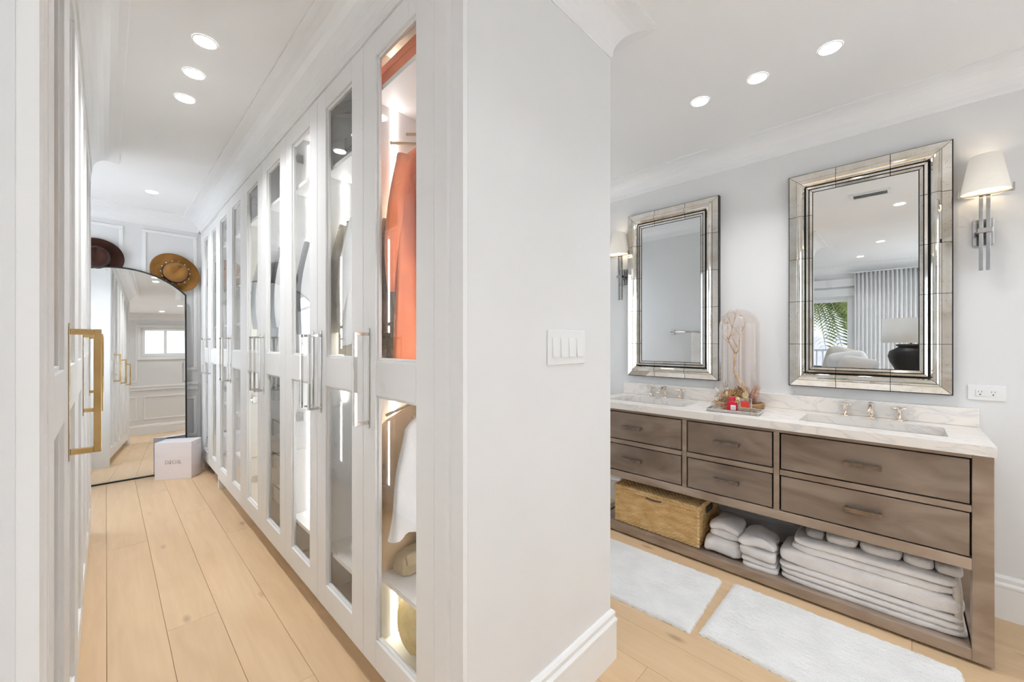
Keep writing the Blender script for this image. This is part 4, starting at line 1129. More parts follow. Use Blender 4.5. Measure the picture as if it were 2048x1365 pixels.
# ------------------------------------------------------------------ wall mirrors with antique mirror-tile frames
def vanity_mirror(yc, label):
    W, Ht = 0.667, 1.25; zc = 1.645
    t = empty('wall_mirror', (WX, yc, zc)); tag(t, label, 'mirror', 'framed mirrors above the vanity')
    MB().box(-0.030, 0.0, -W/2, W/2, -Ht/2, Ht/2).build('backing', BLACK, t)
    hw, hh = W/2, Ht/2
    MB().box(-0.0335, -0.030, -hw+0.119, hw-0.119, -hh+0.119, hh-0.119).build('mirror_glass', MIRROR, t)
    # bevelled border of the glass
    # strips: (from outside distance d0, d1, height profile list of (d, out))
    strips = []
    strips.append([(0.0040, 0.033), (0.0050, 0.039), (0.0385, 0.044)])
    cv = []
    for k in range(9):
        q = k/8
        cv.append((0.0402 + 0.041*q, 0.044 + 0.020*math.sin(math.pi*(0.06+0.94*q))**0.9 - 0.008*q))
    strips.append(cv)
    strips.append([(0.0868, 0.040), (0.0980, 0.041)])
    strips.append([(0.1030, 0.039), (0.1152, 0.0350)])
    gap = 0.0012
    def side(axis, sign, nseg):
        half, other = (hh, hw) if axis == 'z' else (hw, hh)
        for k in range(nseg):
            u0 = -1 + 2*k/nseg; u1 = -1 + 2*(k+1)/nseg
            b = MB()
            for st in strips:
                v = []
                for (d, o) in st:
                    # straight cuts in the middle, mitred at the ends
                    e0 = -(half - d) + gap if k == 0 else u0*(half*1.0) + gap
                    e1 = (half - d) - gap if k == nseg-1 else u1*(half*1.0) - gap
                    for e in (e0, e1):
                        p = sign*(other - d)
                        v.append((-o, p, e) if axis == 'z' else (-o, e, p))
                f = [(2*i, 2*i+1, 2*i+3, 2*i+2) for i in range(len(st)-1)]
                m0 = len(st)*2
                v2 = [(x+0.0025, y, z) for x, y, z in v]
                fb = [tuple(m0+i for i in q[::-1]) for q in f]
                last = m0-2
                edge = [(0, 1, m0+1, m0), (last, last+1, m0+last+1, m0+last)]
                edge += [(2*i, 2*i+2, m0+2*i+2, m0+2*i) for i in range(len(st)-1)] + [(2*i+1, 2*i+3, m0+2*i+3, m0+2*i+1) for i in range(len(st)-1)]
                b.add(v + v2, f + fb + edge)
            b.build('mirror_tile', ANTIQUE, t)
    side('z', -1, 5); side('z', 1, 5); side('y', -1, 3); side('y', 1, 3)
    return t
vanity_mirror(0.157, 'antique silver framed wall mirror above the right sink, reflecting the bedroom')
vanity_mirror(1.214, 'antique silver framed wall mirror above the left sink, reflecting a towel')

# ------------------------------------------------------------------ wall lamps
def sconce(yc, label):
    t = empty('wall_lamp', (WX, yc, 1.80)); tag(t, label, 'wall lamp', 'wall lamps beside the vanity mirrors')
    MB().box(-0.010, 0, -0.034, 0.034, -0.062, 0.062).build('backplate', STEEL, t, bevel=0.002)
    MB().box(-0.055, -0.010, -0.012, 0.012, -0.010, 0.010).build('stem', STEEL, t, bevel=0.002)
    MB().box(-0.075, -0.040, -0.024, 0.024, -0.012, 0.010).build('clamp', STEEL, t, bevel=0.002)
    for s in (-0.011, 0.011):
        MB().box(-0.064, -0.050, s-0.0065, s+0.0065, -0.185, 0.170 if s < 0 else 0.185).build('rod', STEEL, t, bevel=0.001)
    xc = -0.075
    b = MB()
    b.box(xc-0.005, xc+0.030, -0.006, 0.006, 0.160, 0.168)
    b.box(xc-0.006, xc+0.006, -0.082, 0.082, 0.160, 0.168)
    b.box(xc-0.008, xc+0.008, -0.086, -0.080, 0.160, 0.196).box(xc-0.008, xc+0.008, 0.080, 0.086, 0.160, 0.196)
    b.build('shade_fork', STEEL, t, bevel=0.001)
    r0, r1 = 0.078, 0.050
    m = MB().lathe([(r0, 0.170), (r1, 0.340), (r1-0.002, 0.340), (r0-0.002, 0.170)], 40, (xc, 0, 0), cap=False)
    m.build('lamp_shade', SHADE, t, True)
    bl = MB().lathe([(0.006, 0.17), (0.010, 0.20), (0.020, 0.235), (0.016, 0.262), (0.001, 0.270)], 16, (xc, 0, 0), cap=False).build('bulb', BULB, t, True)
    lamp('wall_lamp_glow', 'POINT', (xc, 0, 0.30), 0.17, (1.0, 0.82, 0.60), 0.03, parent=t)
    lamp('wall_lamp_glow', 'POINT', (xc, 0, 0.19), 0.07, (1.0, 0.82, 0.60), 0.03, parent=t)
sconce(-0.272, 'nickel wall lamp with tapered shade right of the larger mirror')
sconce(1.600, 'nickel wall lamp with glowing shade left of the far mirror')

# ------------------------------------------------------------------ outlet and switches
t = empty('wall_outlet', (WX, -0.283, 1.04)); tag(t, 'white double power outlet plate beside the right mirror', 'outlet')
MB().box(-0.006, 0, -0.059, 0.059, -0.036, 0.036).build('plate', PLASTIC, t, bevel=0.003)
MB().box(-0.009, -0.006, -0.034, 0.034, -0.0165, 0.0165).build('socket', PLASTIC, t, bevel=0.001)
for s in (-0.020, 0.020):
    MB().box(-0.0094, -0.009, s-0.006, s-0.0045, 0.002, 0.009).box(-0.0094, -0.009, s+0.0045, s+0.006, 0.002, 0.009).build('slot', PLDARK, t)
    MB().box(-0.0094, -0.009, s-0.0025, s+0.0025, -0.010, -0.005).build('ground_hole', PLDARK, t)
MB().box(-0.0096, -0.009, -0.004, 0.004, -0.003, 0.003).build('reset_button', PLASTIC, t)
t = empty('light_switch', (1.134, 0.845, 1.262)); tag(t, 'white switch plate with four paddles on the divider wall', 'switch')
MB().box(-0.108, 0.108, -0.006, 0, -0.060, 0.060).build('plate', PLASTIC, t, bevel=0.003)
for k in range(4):
    x = -0.069+0.046*k
    b = MB().add([(x-0.0165, -0.0065, -0.034), (x+0.0165, -0.0065, -0.034), (x+0.0165, -0.0065, 0.034), (x-0.0165, -0.0065, 0.034),
                  (x-0.0160, -0.0125, -0.033), (x+0.0160, -0.0125, -0.033), (x+0.0160, -0.0075, 0.033), (x-0.0160, -0.0075, 0.033)],
                 [(0, 1, 2, 3), (4, 5, 6, 7), (0, 1, 5, 4), (1, 2, 6, 5), (2, 3, 7, 6), (3, 0, 4, 7)])
    b.build('paddle', PLASTIC, t)

# ------------------------------------------------------------------ glass dome with driftwood
DX, DY = 2.79, 0.735
t = empty('glass_dome', (DX, DY, CT1)); tag(t, 'tall clear glass dome over driftwood on a round wooden base', 'glass dome')
MB().lathe([(0.120, 0.0), (0.135, 0.006), (0.140, 0.020), (0.136, 0.030), (0.122, 0.032), (0.118, 0.022), (0.001, 0.020)], 48, cap=False).build('wooden_base', TURNED, t, True)
pr = [(0.112, 0.024), (0.112, 0.50)]
for k in range(1, 13):
    a = math.pi/2*k/12
    pr.append((max(0.001, 0.112*math.cos(a)), 0.50+0.112*math.sin(a)))
MB().lathe(pr, 56, cap=False).build('dome', DOME_GLASS, t, True)
t = empty('driftwood_branch', (DX, DY, CT1+0.022)); tag(t, 'pale driftwood branch with fine twigs standing inside the dome', 'branch')
br = MB(); rb = random.Random(5)
def P3(u, v, w=0.0):      # u: towards the left of the picture, v: height
    return (w, u, v)
trunk = [P3(-0.045, 0.0), P3(-0.035, 0.06, 0.005), P3(-0.015, 0.12), P3(0.012, 0.165, -0.01), P3(0.024, 0.195), P3(0.024, 0.24), P3(0.026, 0.28), P3(0.020, 0.31)]
br.tube(trunk, [0.013, 0.012, 0.010, 0.0095, 0.009, 0.008, 0.0075, 0.007], 10)
main_b = [([P3(0.020, 0.31), P3(0.040, 0.345, 0.01), P3(0.052, 0.375), P3(0.060, 0.40)], 0.0055),
          ([P3(0.060, 0.40), P3(0.072, 0.425), P3(0.088, 0.445), P3(0.095, 0.48)], 0.0035),
          ([P3(0.060, 0.40), P3(0.046, 0.43, -0.01), P3(0.040, 0.47), P3(0.050, 0.51), P3(0.066, 0.55), P3(0.070, 0.58)], 0.0042),
          ([P3(0.070, 0.56), P3(0.055, 0.585), P3(0.045, 0.605)], 0.0022),
          ([P3(0.020, 0.31), P3(0.002, 0.325, -0.01), P3(0.005, 0.345), P3(-0.002, 0.385), P3(-0.010, 0.425), P3(-0.012, 0.45)], 0.0042),
          ([P3(-0.012, 0.45), P3(-0.030, 0.475), P3(-0.034, 0.50), P3(-0.028, 0.53), P3(-0.005, 0.545)], 0.0022),
          ([P3(0.040, 0.47), P3(0.030, 0.53, 0.02), P3(0.022, 0.56), P3(0.006, 0.60)], 0.0028),
          ([P3(0.022, 0.56), P3(0.036, 0.58), P3(0.050, 0.59)], 0.0018),
          ([P3(0.050, 0.51), P3(0.075, 0.50), P3(0.092, 0.52)], 0.0022),
          ([P3(0.052, 0.375), P3(0.08, 0.39, 0.02), P3(0.096, 0.42)], 0.0022),
          ([P3(0.005, 0.345), P3(0.030, 0.40, -0.02), P3(0.040, 0.42)], 0.002),
          ([P3(-0.010, 0.425), P3(0.015, 0.45, 0.02), P3(0.02, 0.47)], 0.002)]
for pts, r in main_b:
    br.tube(pts, [r*(1-0.55*i/(len(pts)-1)) for i in range(len(pts))], 7)
br.build('trunk', DRIFT, t, True)
tw = MB()
for k in range(80):
    pts, r = main_b[rb.randrange(1, len(main_b))]
    p = Vector(pts[rb.randrange(1, len(pts))])
    d = Vector((rb.uniform(-.5, .5), rb.uniform(-1, 1), rb.uniform(0.1, 1))).normalized()
    L_ = rb.uniform(0.018, 0.042)
    q = p + d*L_
    if math.hypot(q.x, q.y) > 0.098 or q.z > 0.56 + 0.02: continue
    tw.tube([p, p+d*L_*0.5+Vector((0, rb.uniform(-.004, .004), 0)), q], [0.0013, 0.0010, 0.0005], 5)
tw.build('twigs', TWIG if False else DRIFT, t)
def cone(label, loc, rot, L=0.10, r=0.034, n=90):
    t = empty('pine_cone', loc, rot=rot); tag(t, label, 'pine cone')
    b = MB().lathe([(0.002, -L/2), (r*0.5, -L*0.35), (r*0.6, 0), (r*0.4, L*0.35), (0.002, L/2)], 14)
    b.build('core', CONE, t, True)
    s = MB()
    for k in range(n):
        q = (k+0.5)/n; a = k*2.39996
        rr = r*math.sin(math.pi*(0.10+0.84*q))**0.8; z = (q-0.5)*L
        c, sn = math.cos(a), math.sin(a)
        w = 0.0075
        def T(o, tt, up): return (o*c - tt*sn, o*sn + tt*c, z+up)
        s.add([T(rr*0.5, -w*0.5, 0), T(rr*0.5, w*0.5, 0), T(rr*1.02, w*0.7, 0.006), T(rr*1.08, 0, 0.011), T(rr*1.02, -w*0.7, 0.006), T(rr*0.9, 0, 0.014)],
              [(0, 1, 2, 3, 4), (0, 5, 4), (4, 5, 3), (3, 5, 2), (2, 5, 1), (1, 5, 0)])
    o = s.build('scales', CONE, t); o['kind'] = 'stuff'
    return t
zb = CT1+0.026
cone('large golden pine cone lying at the left in the dome', (DX-0.035, DY+0.040, zb+0.042), (math.radians(78), 0, math.radians(20)), 0.12, 0.042)
cone('golden pine cone resting behind the branch in the dome', (DX+0.035, DY+0.005, zb+0.058), (math.radians(60), math.radians(20), math.radians(-35)), 0.11, 0.040)
t = empty('coral_piece', (DX+0.030, DY-0.060, zb)); tag(t, 'pink speckled coral piece at the right in the dome', 'coral')
b = MB()
for (dx, dy, h, lx) in ((0, 0, 0.115, -0.03), (0.012, 0.02, 0.095, 0.0), (-0.01, -0.012, 0.10, -0.035)):
    b.tube([(dx, dy, 0), (dx, dy+lx*0.4, h*0.5), (dx, dy+lx, h)], [0.012, 0.016, 0.008], 9)
b.build('branches', CORALP, t, True)
t = empty('dry_twig', (DX-0.01, DY+0.078, zb)); tag(t, 'small dark dry twig at the left edge in the dome', 'twig')
b = MB()
for (a, h) in ((-0.25, 0.12), (0.05, 0.14), (0.3, 0.11), (0.5, 0.09)):
    b.tube([(0, 0, 0.0), (0.004, a*0.01, h*0.4), (0.0, -a*0.05, h)], [0.002, 0.0015, 0.0008], 6)
b.build('stems', TWIG, t)

# ------------------------------------------------------------------ perfume tray
PX, PY = 2.565, 0.700
PR = math.radians(4)
t = empty('perfume_tray', (PX, PY, CT1), PR); tag(t, 'beaded silver tray holding perfume bottles on the countertop', 'tray')
TW, TL = 0.15, 0.26          # x depth, y length
MB().box(-TW/2, TW/2, -TL/2, TL/2, 0.004, 0.009).build('base', SILVER, t, bevel=0.001)
bd = MB()
def bead_at(x, y, z, r=0.0042):
    bd.lathe([(0.0005, -r), (r*0.75, -r*0.6), (r, 0), (r*0.75, r*0.6), (0.0005, r)], 7, (x, y, z))
for z in (0.005, 0.0135):
    n = 34
    for k in range(n+1):
        y = -TL/2 + TL*k/n
        bead_at(-TW/2-0.003, y, z); bead_at(TW/2+0.003, y, z)
    for k in range(1, 20):
        x = -TW/2 + TW*k/20
        bead_at(x, -TL/2-0.003, z); bead_at(x, TL/2+0.003, z)
o = bd.build('beaded_rim', SILVER, t, True); o['kind'] = 'stuff'
TZ = CT1 + 0.0095
def on_tray(x, y):
    return (PX + x*math.cos(PR) - y*math.sin(PR), PY + x*math.sin(PR) + y*math.cos(PR), TZ)
# clear rectangular bottle, red label, gold cap
t = empty('perfume_bottle', on_tray(-0.035, -0.062), PR); tag(t, 'clear rectangular perfume bottle with red label and gold cap', 'perfume')
MB().box(-0.016, 0.016, -0.031, 0.031, 0, 0.078).build('flask', CRYSTAL, t, bevel=0.003)
MB().box(-0.012, 0.012, -0.026, 0.026, 0.006, 0.055).build('liquid', AMBER, t, bevel=0.002)
MB().box(-0.0172, -0.0162, -0.020, 0.020, 0.030, 0.062).build('label_plate', REDLABEL, t)
MB().lathe([(0.010, 0.078), (0.010, 0.084)], 20).build('collar', GOLD, t, True)
MB().box(-0.012, 0.012, -0.013, 0.013, 0.084, 0.108).build('cap', GOLD, t, bevel=0.003)
# red square bottle
t = empty('perfume_bottle', on_tray(-0.030, 0.005), PR); tag(t, 'square red perfume bottle with white label at the tray front', 'perfume')
MB().box(-0.019, 0.019, -0.026, 0.026, 0, 0.050).build('flask', REDGLASS, t, bevel=0.004)
MB().box(-0.0205, -0.0192, -0.022, 0.004, 0.006, 0.034).build('label_plate', PAPER, t)
MB().box(-0.0208, -0.0205, -0.016, -0.003, 0.020, 0.0215).box(-0.0208, -0.0205, -0.014, -0.005, 0.014, 0.015).build('print', REDLABEL, t)
MB().lathe([(0.009, 0.050), (0.009, 0.056)], 18).build('collar', GOLD, t, True)
MB().box(-0.014, 0.014, -0.016, 0.016, 0.056, 0.080).build('cap', REDGLASS, t, bevel=0.004)
# slim gold-necked bottle
t = empty('perfume_bottle', on_tray(0.020, 0.045), PR); tag(t, 'slender teardrop perfume bottle with long golden neck', 'perfume')
MB().lathe([(0.001, 0), (0.022, 0), (0.024, 0.010), (0.020, 0.032), (0.010, 0.060), (0.0055, 0.085), (0.0055, 0.105)], 24, cap=False).build('flask', AMBER, t, True)
MB().lathe([(0.0062, 0.070), (0.0066, 0.105)], 20, cap=False).build('neck_ring', GOLD, t, True)
MB().lathe([(0.0055, 0.106), (0.013, 0.114), (0.014, 0.122), (0.008, 0.132), (0.001, 0.134)], 20, cap=False).build('stopper', CRYSTAL, t, True)
# faceted crystal bottle with bow
t = empty('perfume_bottle', on_tray(-0.025, 0.085), PR); tag(t, 'low faceted crystal bottle at the left tray end', 'perfume')
MB().lathe([(0.001, 0), (0.026, 0), (0.036, 0.014), (0.032, 0.036), (0.020, 0.046), (0.008, 0.048)], 8, cap=False).build('flask', CRYSTAL, t)
MB().lathe([(0.009, 0.048), (0.009, 0.056)], 16).build('collar', GOLD, t, True)
MB().lathe([(0.008, 0.056), (0.016, 0.062), (0.018, 0.070), (0.010, 0.078), (0.001, 0.080)], 8, cap=False).build('stopper', CRYSTAL, t)
# ivory figural stopper bottle behind it
t = empty('perfume_bottle', on_tray(0.035, 0.095), PR); tag(t, 'round amber bottle with curled ivory figure stopper', 'perfume')
MB().lathe([(0.001, 0), (0.022, 0), (0.030, 0.014), (0.030, 0.036), (0.014, 0.050), (0.008, 0.052)], 24, cap=False).build('flask', AMBER, t, True)
MB().lathe([(0.010, 0.052), (0.010, 0.060)], 16).build('collar', GOLD, t, True)
MB().tube([(0, 0, 0.058), (0, 0.008, 0.075), (0, -0.004, 0.090), (0, 0.006, 0.104), (0, 0.014, 0.112), (0, 0.008, 0.120)], [0.009, 0.008, 0.007, 0.008, 0.006, 0.003], 10).build('figure_stopper', IVORY, t, True)
t = empty('perfume_bottle', on_tray(0.040, -0.010), PR); tag(t, 'squat round bottle half hidden behind the red perfume bottle', 'perfume')
MB().lathe([(0.001, 0), (0.024, 0), (0.027, 0.02), (0.022, 0.045), (0.008, 0.050)], 20, cap=False).build('flask', CRYSTAL, t, True)
MB().lathe([(0.011, 0.050), (0.012, 0.07), (0.001, 0.072)], 18, cap=False).build('cap', GOLD, t, True)

# ------------------------------------------------------------------ basket and towels on the vanity shelf
SHZ = 0.0505
BX0, BX1, BY0, BY1 = 2.455, 2.80, 0.865, 1.405
BH = 0.225
t = empty('wicker_basket', ((BX0+BX1)/2, (BY0+BY1)/2, SHZ+0.008)); tag(t, 'golden woven lidded basket on the vanity bottom shelf', 'basket')
def weave(b, p0, du, dv, nrm, nu, nv):
    """strands as raised ovals, alternating row by row"""
    P = Vector(p0); U = Vector(du); V = Vector(dv); Nn = Vector(nrm)
    su, sv = 9, 6
    cu, cv = nu*su, nv*sv
    def fn(u, v):
        a = u*nu; r = v*nv
        row = min(nv-1, int(r)); fr_ = r-row
        ph = a*math.pi + (math.pi/2 if row % 2 else 0)
        h = (math.sin(math.pi*min(1, max(0, fr_)))**0.55)*(abs(math.sin(ph))**0.6)
        j = noise.noise(Vector((a*0.9, row*3.1, 0)))
        q = P + U*u + V*v + V*(0.10*math.sin(ph*2)/nv + 0.12*j/nv) + Nn*(0.011*h - 0.006 + 0.0015*j)
        return tuple(q)
    b.grid(cu+1, cv+1, fn)
w_, l_ = BX1-BX0, BY1-BY0
x0, x1, y0, y1 = -w_/2, w_/2, -l_/2, l_/2
b = MB()
weave(b, (x0, y0, 0), (0, l_, 0), (0, 0, BH), (-1, 0, 0), 19, 19)
weave(b, (x0, y0, 0), (w_, 0, 0), (0, 0, BH), (0, -1, 0), 12, 19)
b.build('woven_wall', WICKER, t, True)
b = MB(); weave(b, (x0, y1, 0), (w_, 0, 0), (0, 0, BH), (0, 1, 0), 12, 19); weave(b, (x1, y0, 0), (0, l_, 0), (0, 0, BH), (1, 0, 0), 19, 19)
b.build('woven_wall', WICKER, t, True)
MB().box(x0+0.004, x1-0.004, y0+0.004, y1-0.004, 0, BH).build('base', WICKER, t)
for cx_, cy_ in ((x0, y0), (x0, y1), (x1, y0), (x1, y1)):
    b = MB()
    for k in range(10): b.lathe([(0.002, 0), (0.009, 0.004), (0.010, 0.011), (0.009, 0.018), (0.002, 0.022)], 10, (cx_, cy_, 0.001+0.0222*k))
    b.build('corner_binding', WICKER, t, True)
def braid(b, path, r):
    pts = [Vector(p) for p in path]
    for s in (0, 1):
        out = []
        for a_, c_ in zip(pts, pts[1:]):
            L_ = (c_-a_).length; n = max(2, int(L_/0.007))
            for k in range(n):
                q = a_.lerp(c_, k/n); ph = k*1.1 + s*math.pi
                out.append(q + Vector((math.sin(ph)*r*0.5, math.sin(ph)*r*0.5, math.cos(ph)*r*0.6)))
        b.tube(out, r*0.62, 6)
loop = [(x0-0.004, y0-0.004, 0), (x0-0.004, y1+0.004, 0), (x1+0.004, y1+0.004, 0), (x1+0.004, y0-0.004, 0), (x0-0.004, y0-0.004, 0)]
b = MB(); braid(b, [(x, y, BH) for x, y, z in loop], 0.008); b.build('rim_braid', WICKER, t, True)
lid = MB(); weave(lid, (x0-0.005, y0-0.005, BH+0.022), (0, l_+0.01, 0), (w_+0.01, 0, 0), (0, 0, 1), 20, 20)
ld = lid.build('lid', WICKER, t, True)
b = MB(); braid(b, [(x*1.01, y*1.01, BH+0.017) for x, y, z in loop], 0.009); b.build('lid_braid', WICKER, ld, True)
b = MB().tube([(x0-0.008, 0.05, BH-0.012), (x0-0.010, 0.02, BH-0.016), (x0-0.010, -0.02, BH-0.016), (x0-0.008, -0.05, BH-0.012)], 0.004, 8); b.build('finger_hole_bar', TWIG, t, True)
b = MB().box(x0+w_*0.35, x0+w_*0.65, y0-0.011, y0-0.006, BH-0.050, BH-0.015); b.build('side_hand_hole', TWIG, t)

def towel(name, label, cx, cy, z, wx, wy, h, layers=2, mat=TOWEL, rz=0, e=7, amp=0.005, seed=1, group='folded towels on the vanity shelf', sag=0.0):
    b = MB(); hl = h/layers
    for k in range(layers):
        superslab(b, 0.004*math.sin(k*2.1+seed), 0.004*math.cos(k*1.7+seed), hl*k*0.97, wx*(1-0.012*(k % 2)), wy*(1-0.010*((k+1) % 2)), hl*1.06, e, 72, 20, amp, seed+k*3.3, 11)
    if sag:
        b.v = [(x, y, z_ - sag*(abs(y)/(wy/2))**2.2 * (z_/h) + 0.006*noise.noise(Vector((x*14+seed, y*14, seed)))) for x, y, z_ in b.v]
    o = b.build(name, mat, None, True, loc=(cx, cy, z))
    o.rotation_euler = (0, 0, rz)
    tag(o, label, 'towel', group)
    return o
Z = SHZ + 0.002
towel('folded_towel', 'thick white towel at the bottom beside the wicker basket', 2.565, 0.745, Z, 0.20, 0.20, 0.085, 1, seed=2, amp=0.013, sag=0.012)
towel('folded_towel', 'white towel folded on top beside the basket, layered and rumpled', 2.59, 0.735, Z+0.088, 0.20, 0.165, 0.095, 2, seed=3, amp=0.012, sag=0.02)
towel('folded_towel', 'lowest white towel of the short centre stack', 2.545, 0.555, Z, 0.19, 0.17, 0.055, 2, seed=4, amp=0.008)
towel('folded_towel', 'middle white towel of the short centre stack', 2.545, 0.560, Z+0.058, 0.19, 0.165, 0.050, 1, seed=5, amp=0.010)
towel('folded_towel', 'top white towel of the short centre stack, draped loosely', 2.555, 0.565, Z+0.110, 0.20, 0.175, 0.060, 1, seed=6, amp=0.015, sag=0.03)
ZL = ['bottom', 'second lowest', 'third', 'fourth', 'fifth', 'second highest', 'top']
hs = [0.030, 0.028, 0.026, 0.075, 0.036, 0.034]
z = Z
lab = ['bottom thin white bath towel of the wide right stack', 'second thin white bath towel up the wide right stack', 'third thin white bath towel up the wide right stack',
       'thick white bath towel in the middle of the wide right stack', 'white towel with woven band in the wide right stack', 'white fringed towel under the rolled ones, wide right stack']
for k, h in enumerate(hs):
    wy = 0.655 if k < 4 else 0.58
    towel('bath_towel', lab[k], 2.575, 0.135 + (0.0 if k < 4 else -0.015), z, 0.24 if k < 4 else 0.225, wy, h, 1, seed=10+k, e=9, amp=0.0055, group='bath towels in the wide stack')
    z += h*1.0
# small rolled face towels on top
yy = 0.355
for k, (wd, m, lb) in enumerate(((0.075, TOWELG, 'leftmost rolled grey towel on the wide stack'), (0.13, TOWEL, 'white plush roll second from left on the wide stack'), (0.15, TOWEL, 'white plush roll in the middle of the wide stack'), (0.10, TOWEL, 'white plush roll second from right on the wide stack'), (0.085, TOWEL, 'rightmost rolled white towel on the wide stack'))):
    b = MB(); superslab(b, 0, 0, 0, 0.185, wd*0.985, 0.052, 4.5, 32, 12, 0.006, 20+k, 16)
    o = b.build('rolled_towel', m, None, True, loc=(2.59, yy-wd/2, z+0.001)); tag(o, lb, 'towel', 'rolled towels on top of the wide stack')
    yy -= wd
b = MB(); superslab(b, 0, 0, 0, 0.26, 0.032, 0.24, 5, 32, 14, 0.006, 31, 12)
o = b.build('draped_cloth', cloth('ecru_cloth', (0.66, 0.60, 0.52), 0.06, bump=0.5), None, True, loc=(2.60, -0.195+0.025, Z)); o.rotation_euler = (math.radians(-2), 0, 0); tag(o, 'ecru cloth hanging down beside the right vanity post', 'towel')

# ------------------------------------------------------------------ bath mats
def mat_rug(name, label, pts, seed):
    """pts: four floor corners; a shaggy slab with an uneven edge"""
    P = [Vector((p[0], p[1], 0)) for p in pts]
    nu, nv = 130, 80
    def fn(u, v):
        q = (P[0]*(1-u) + P[1]*u)*(1-v) + (P[3]*(1-u) + P[2]*u)*v
        e = min(u*nu, (1-u)*nu, v*nv, (1-v)*nv)
        h = 0.016*min(1.0, (e/2.2)**0.6) if e > 0 else 0.0
        n = noise.noise(Vector((q.x*60+seed, q.y*60, 0)))
        n2 = noise.noise(Vector((q.x*190+seed, q.y*190, 3)))
        m = noise.noise(Vector((q.x*9+seed, q.y*9, 5)))
        jit = noise.noise_vector(Vector((q.x*130, q.y*130, seed)))*0.004
        return (q.x+jit.x, q.y+jit.y, 0.0005 + h*(1 + 0.16*n + 0.20*n2 + 0.18*m))
    t = empty(name, tuple(sum(P, Vector())/4)); tag(t, label, 'bath mat')
    b = MB().grid(nu, nv, fn)
    b.build('pile', RUG, t, True, world=True)
    c = sum(P, Vector())/4
    Q = [c + (p-c)*0.995 for p in P]
    MB().prism([(p.x, p.y) for p in Q], 0.0004, 0.004).build('binding', RUGEDGE, t, world=True)
mat_rug('bath_mat', 'white shaggy bath mat partly hidden by the divider wall', [(1.79, 0.665), (2.300, 0.685), (2.285, 1.46), (1.755, 1.44)], 1)
mat_rug('bath_mat', 'white shaggy bath mat in front of the right vanity drawers', [(1.785, -0.185), (2.315, -0.165), (2.318, 0.635), (1.815, 0.640)], 5)

# ------------------------------------------------------------------ towel rail on the bathroom side of the divider, seen in the left mirror
t = empty('towel_rail', (1.43, 1.60, 1.39)); tag(t, 'nickel towel rail reflected in the left vanity mirror', 'towel rail')
MB().tube([(0.055, -0.21, 0), (0.055, 0.20, 0)], 0.008, 12).build('bar', NICKEL, t, True)
for yy in (-0.20, 0.19):
    MB().box(0.0, 0.006, yy-0.022, yy+0.022, -0.026, 0.026).build('wall_plate', NICKEL, t, bevel=0.002)
    MB().tube([(0.006, yy, 0), (0.058, yy, 0)], 0.008, 12).build('bracket', NICKEL, t, True)
b = MB().grid(30, 26, lambda u, v: (1.43+0.055+(0.016 if v < .5 else -0.016)*min(1, abs(v-.5)*10)+0.004*math.sin(u*9), 1.40+0.17*u, 1.402-abs(v-0.5)*0.9))
o = b.build('hand_towel', TOWEL, None, True); m = o.modifiers.new('solid', 'SOLIDIFY'); m.thickness = 0.010
tag(o, 'white hand towel over the rail in the left mirror reflection', 'towel')

# ------------------------------------------------------------------ bedroom side, seen in the right mirror
t = empty('drapes', (-2.83, -0.30, 0)); tag(t, 'floor-length white pleated drapes beside the window, reflected in the mirror', 'curtain')
def drape(y0, y1):
    b = MB(); n = int((y1-y0)/0.0095)
    b.grid(n+1, 6, lambda u, v: (0.022*math.sin(u*(y1-y0)*2*math.pi/0.05)+0.004*math.sin(u*37), y0+(y1-y0)*u, 0.01+2.40*v))
    return b
o = drape(-0.85, 0.86).build('pleated_panel', CURTAIN, t, True); m = o.modifiers.new('solid', 'SOLIDIFY'); m.thickness = 0.002
MB().box(-0.03, 0.03, -0.88, 0.90, 2.412, 2.425).build('curtain_track', PLASTIC, t)
t = empty('bed', (-1.95, 1.05, 0)); tag(t, 'white made bed reflected in the right vanity mirror', 'bed')
b = MB(); superslab(b, 0, 0, 0.36, 1.5, 1.7, 0.34, 12, 48, 12, 0.006, 3, 5); b.build('mattress', LINEN, t, True)
MB().box(-0.74, 0.74, -0.84, 0.84, 0.10, 0.36).build('bed_base', SAND, t, bevel=0.02)
for sx in (-0.68, 0.68):
    for sy in (-0.78, 0.78):
        MB().box(sx-0.03, sx+0.03, sy-0.03, sy+0.03, 0, 0.10).build('leg', TURNED, t)
def pillow(label, loc, w, h, d, rot, mat, seed):
    b = MB()
    def fn(u, v):
        a = 2*math.pi*u; c = math.pi*(v-0.5)
        sg = lambda q, p: math.copysign(abs(q)**p, q)
        x = w/2*sg(math.cos(a), 0.45)*abs(math.cos(c))**0.35; z = h/2*sg(math.sin(a), 0.45)*abs(math.cos(c))**0.35
        e = max(abs(x)/(w/2), abs(z)/(h/2))
        y = d/2*math.sin(c)*(1-0.55*e**4)
        n = noise.noise(Vector((x*9+seed, y*9, z*9)))*0.012
        return (y+n, x, z+h/2)
    b.grid(40, 14, fn, wrap_u=True)
    o = b.build('pillow', mat, None, True, loc=loc); o.rotation_euler = rot
    tag(o, label, 'pillow', 'pillows on the reflected bed')
pillow('sand coloured pillow at the window end of the bed', (-1.85, 1.12, 0.72), 0.36, 0.40, 0.16, (math.radians(-6), math.radians(14), 0.2), SAND, 1)
pillow('pointed sand pillow standing mid-bed in the reflection', (-2.00, 0.70, 0.73), 0.46, 0.50, 0.17, (math.radians(16), math.radians(16), 0.1), SAND, 2)
pillow('white crumpled pillow leaning beside the sand pillow', (-1.72, 0.52, 0.72), 0.46, 0.46, 0.20, (math.radians(-10), math.radians(20), -0.1), LINEN, 3)
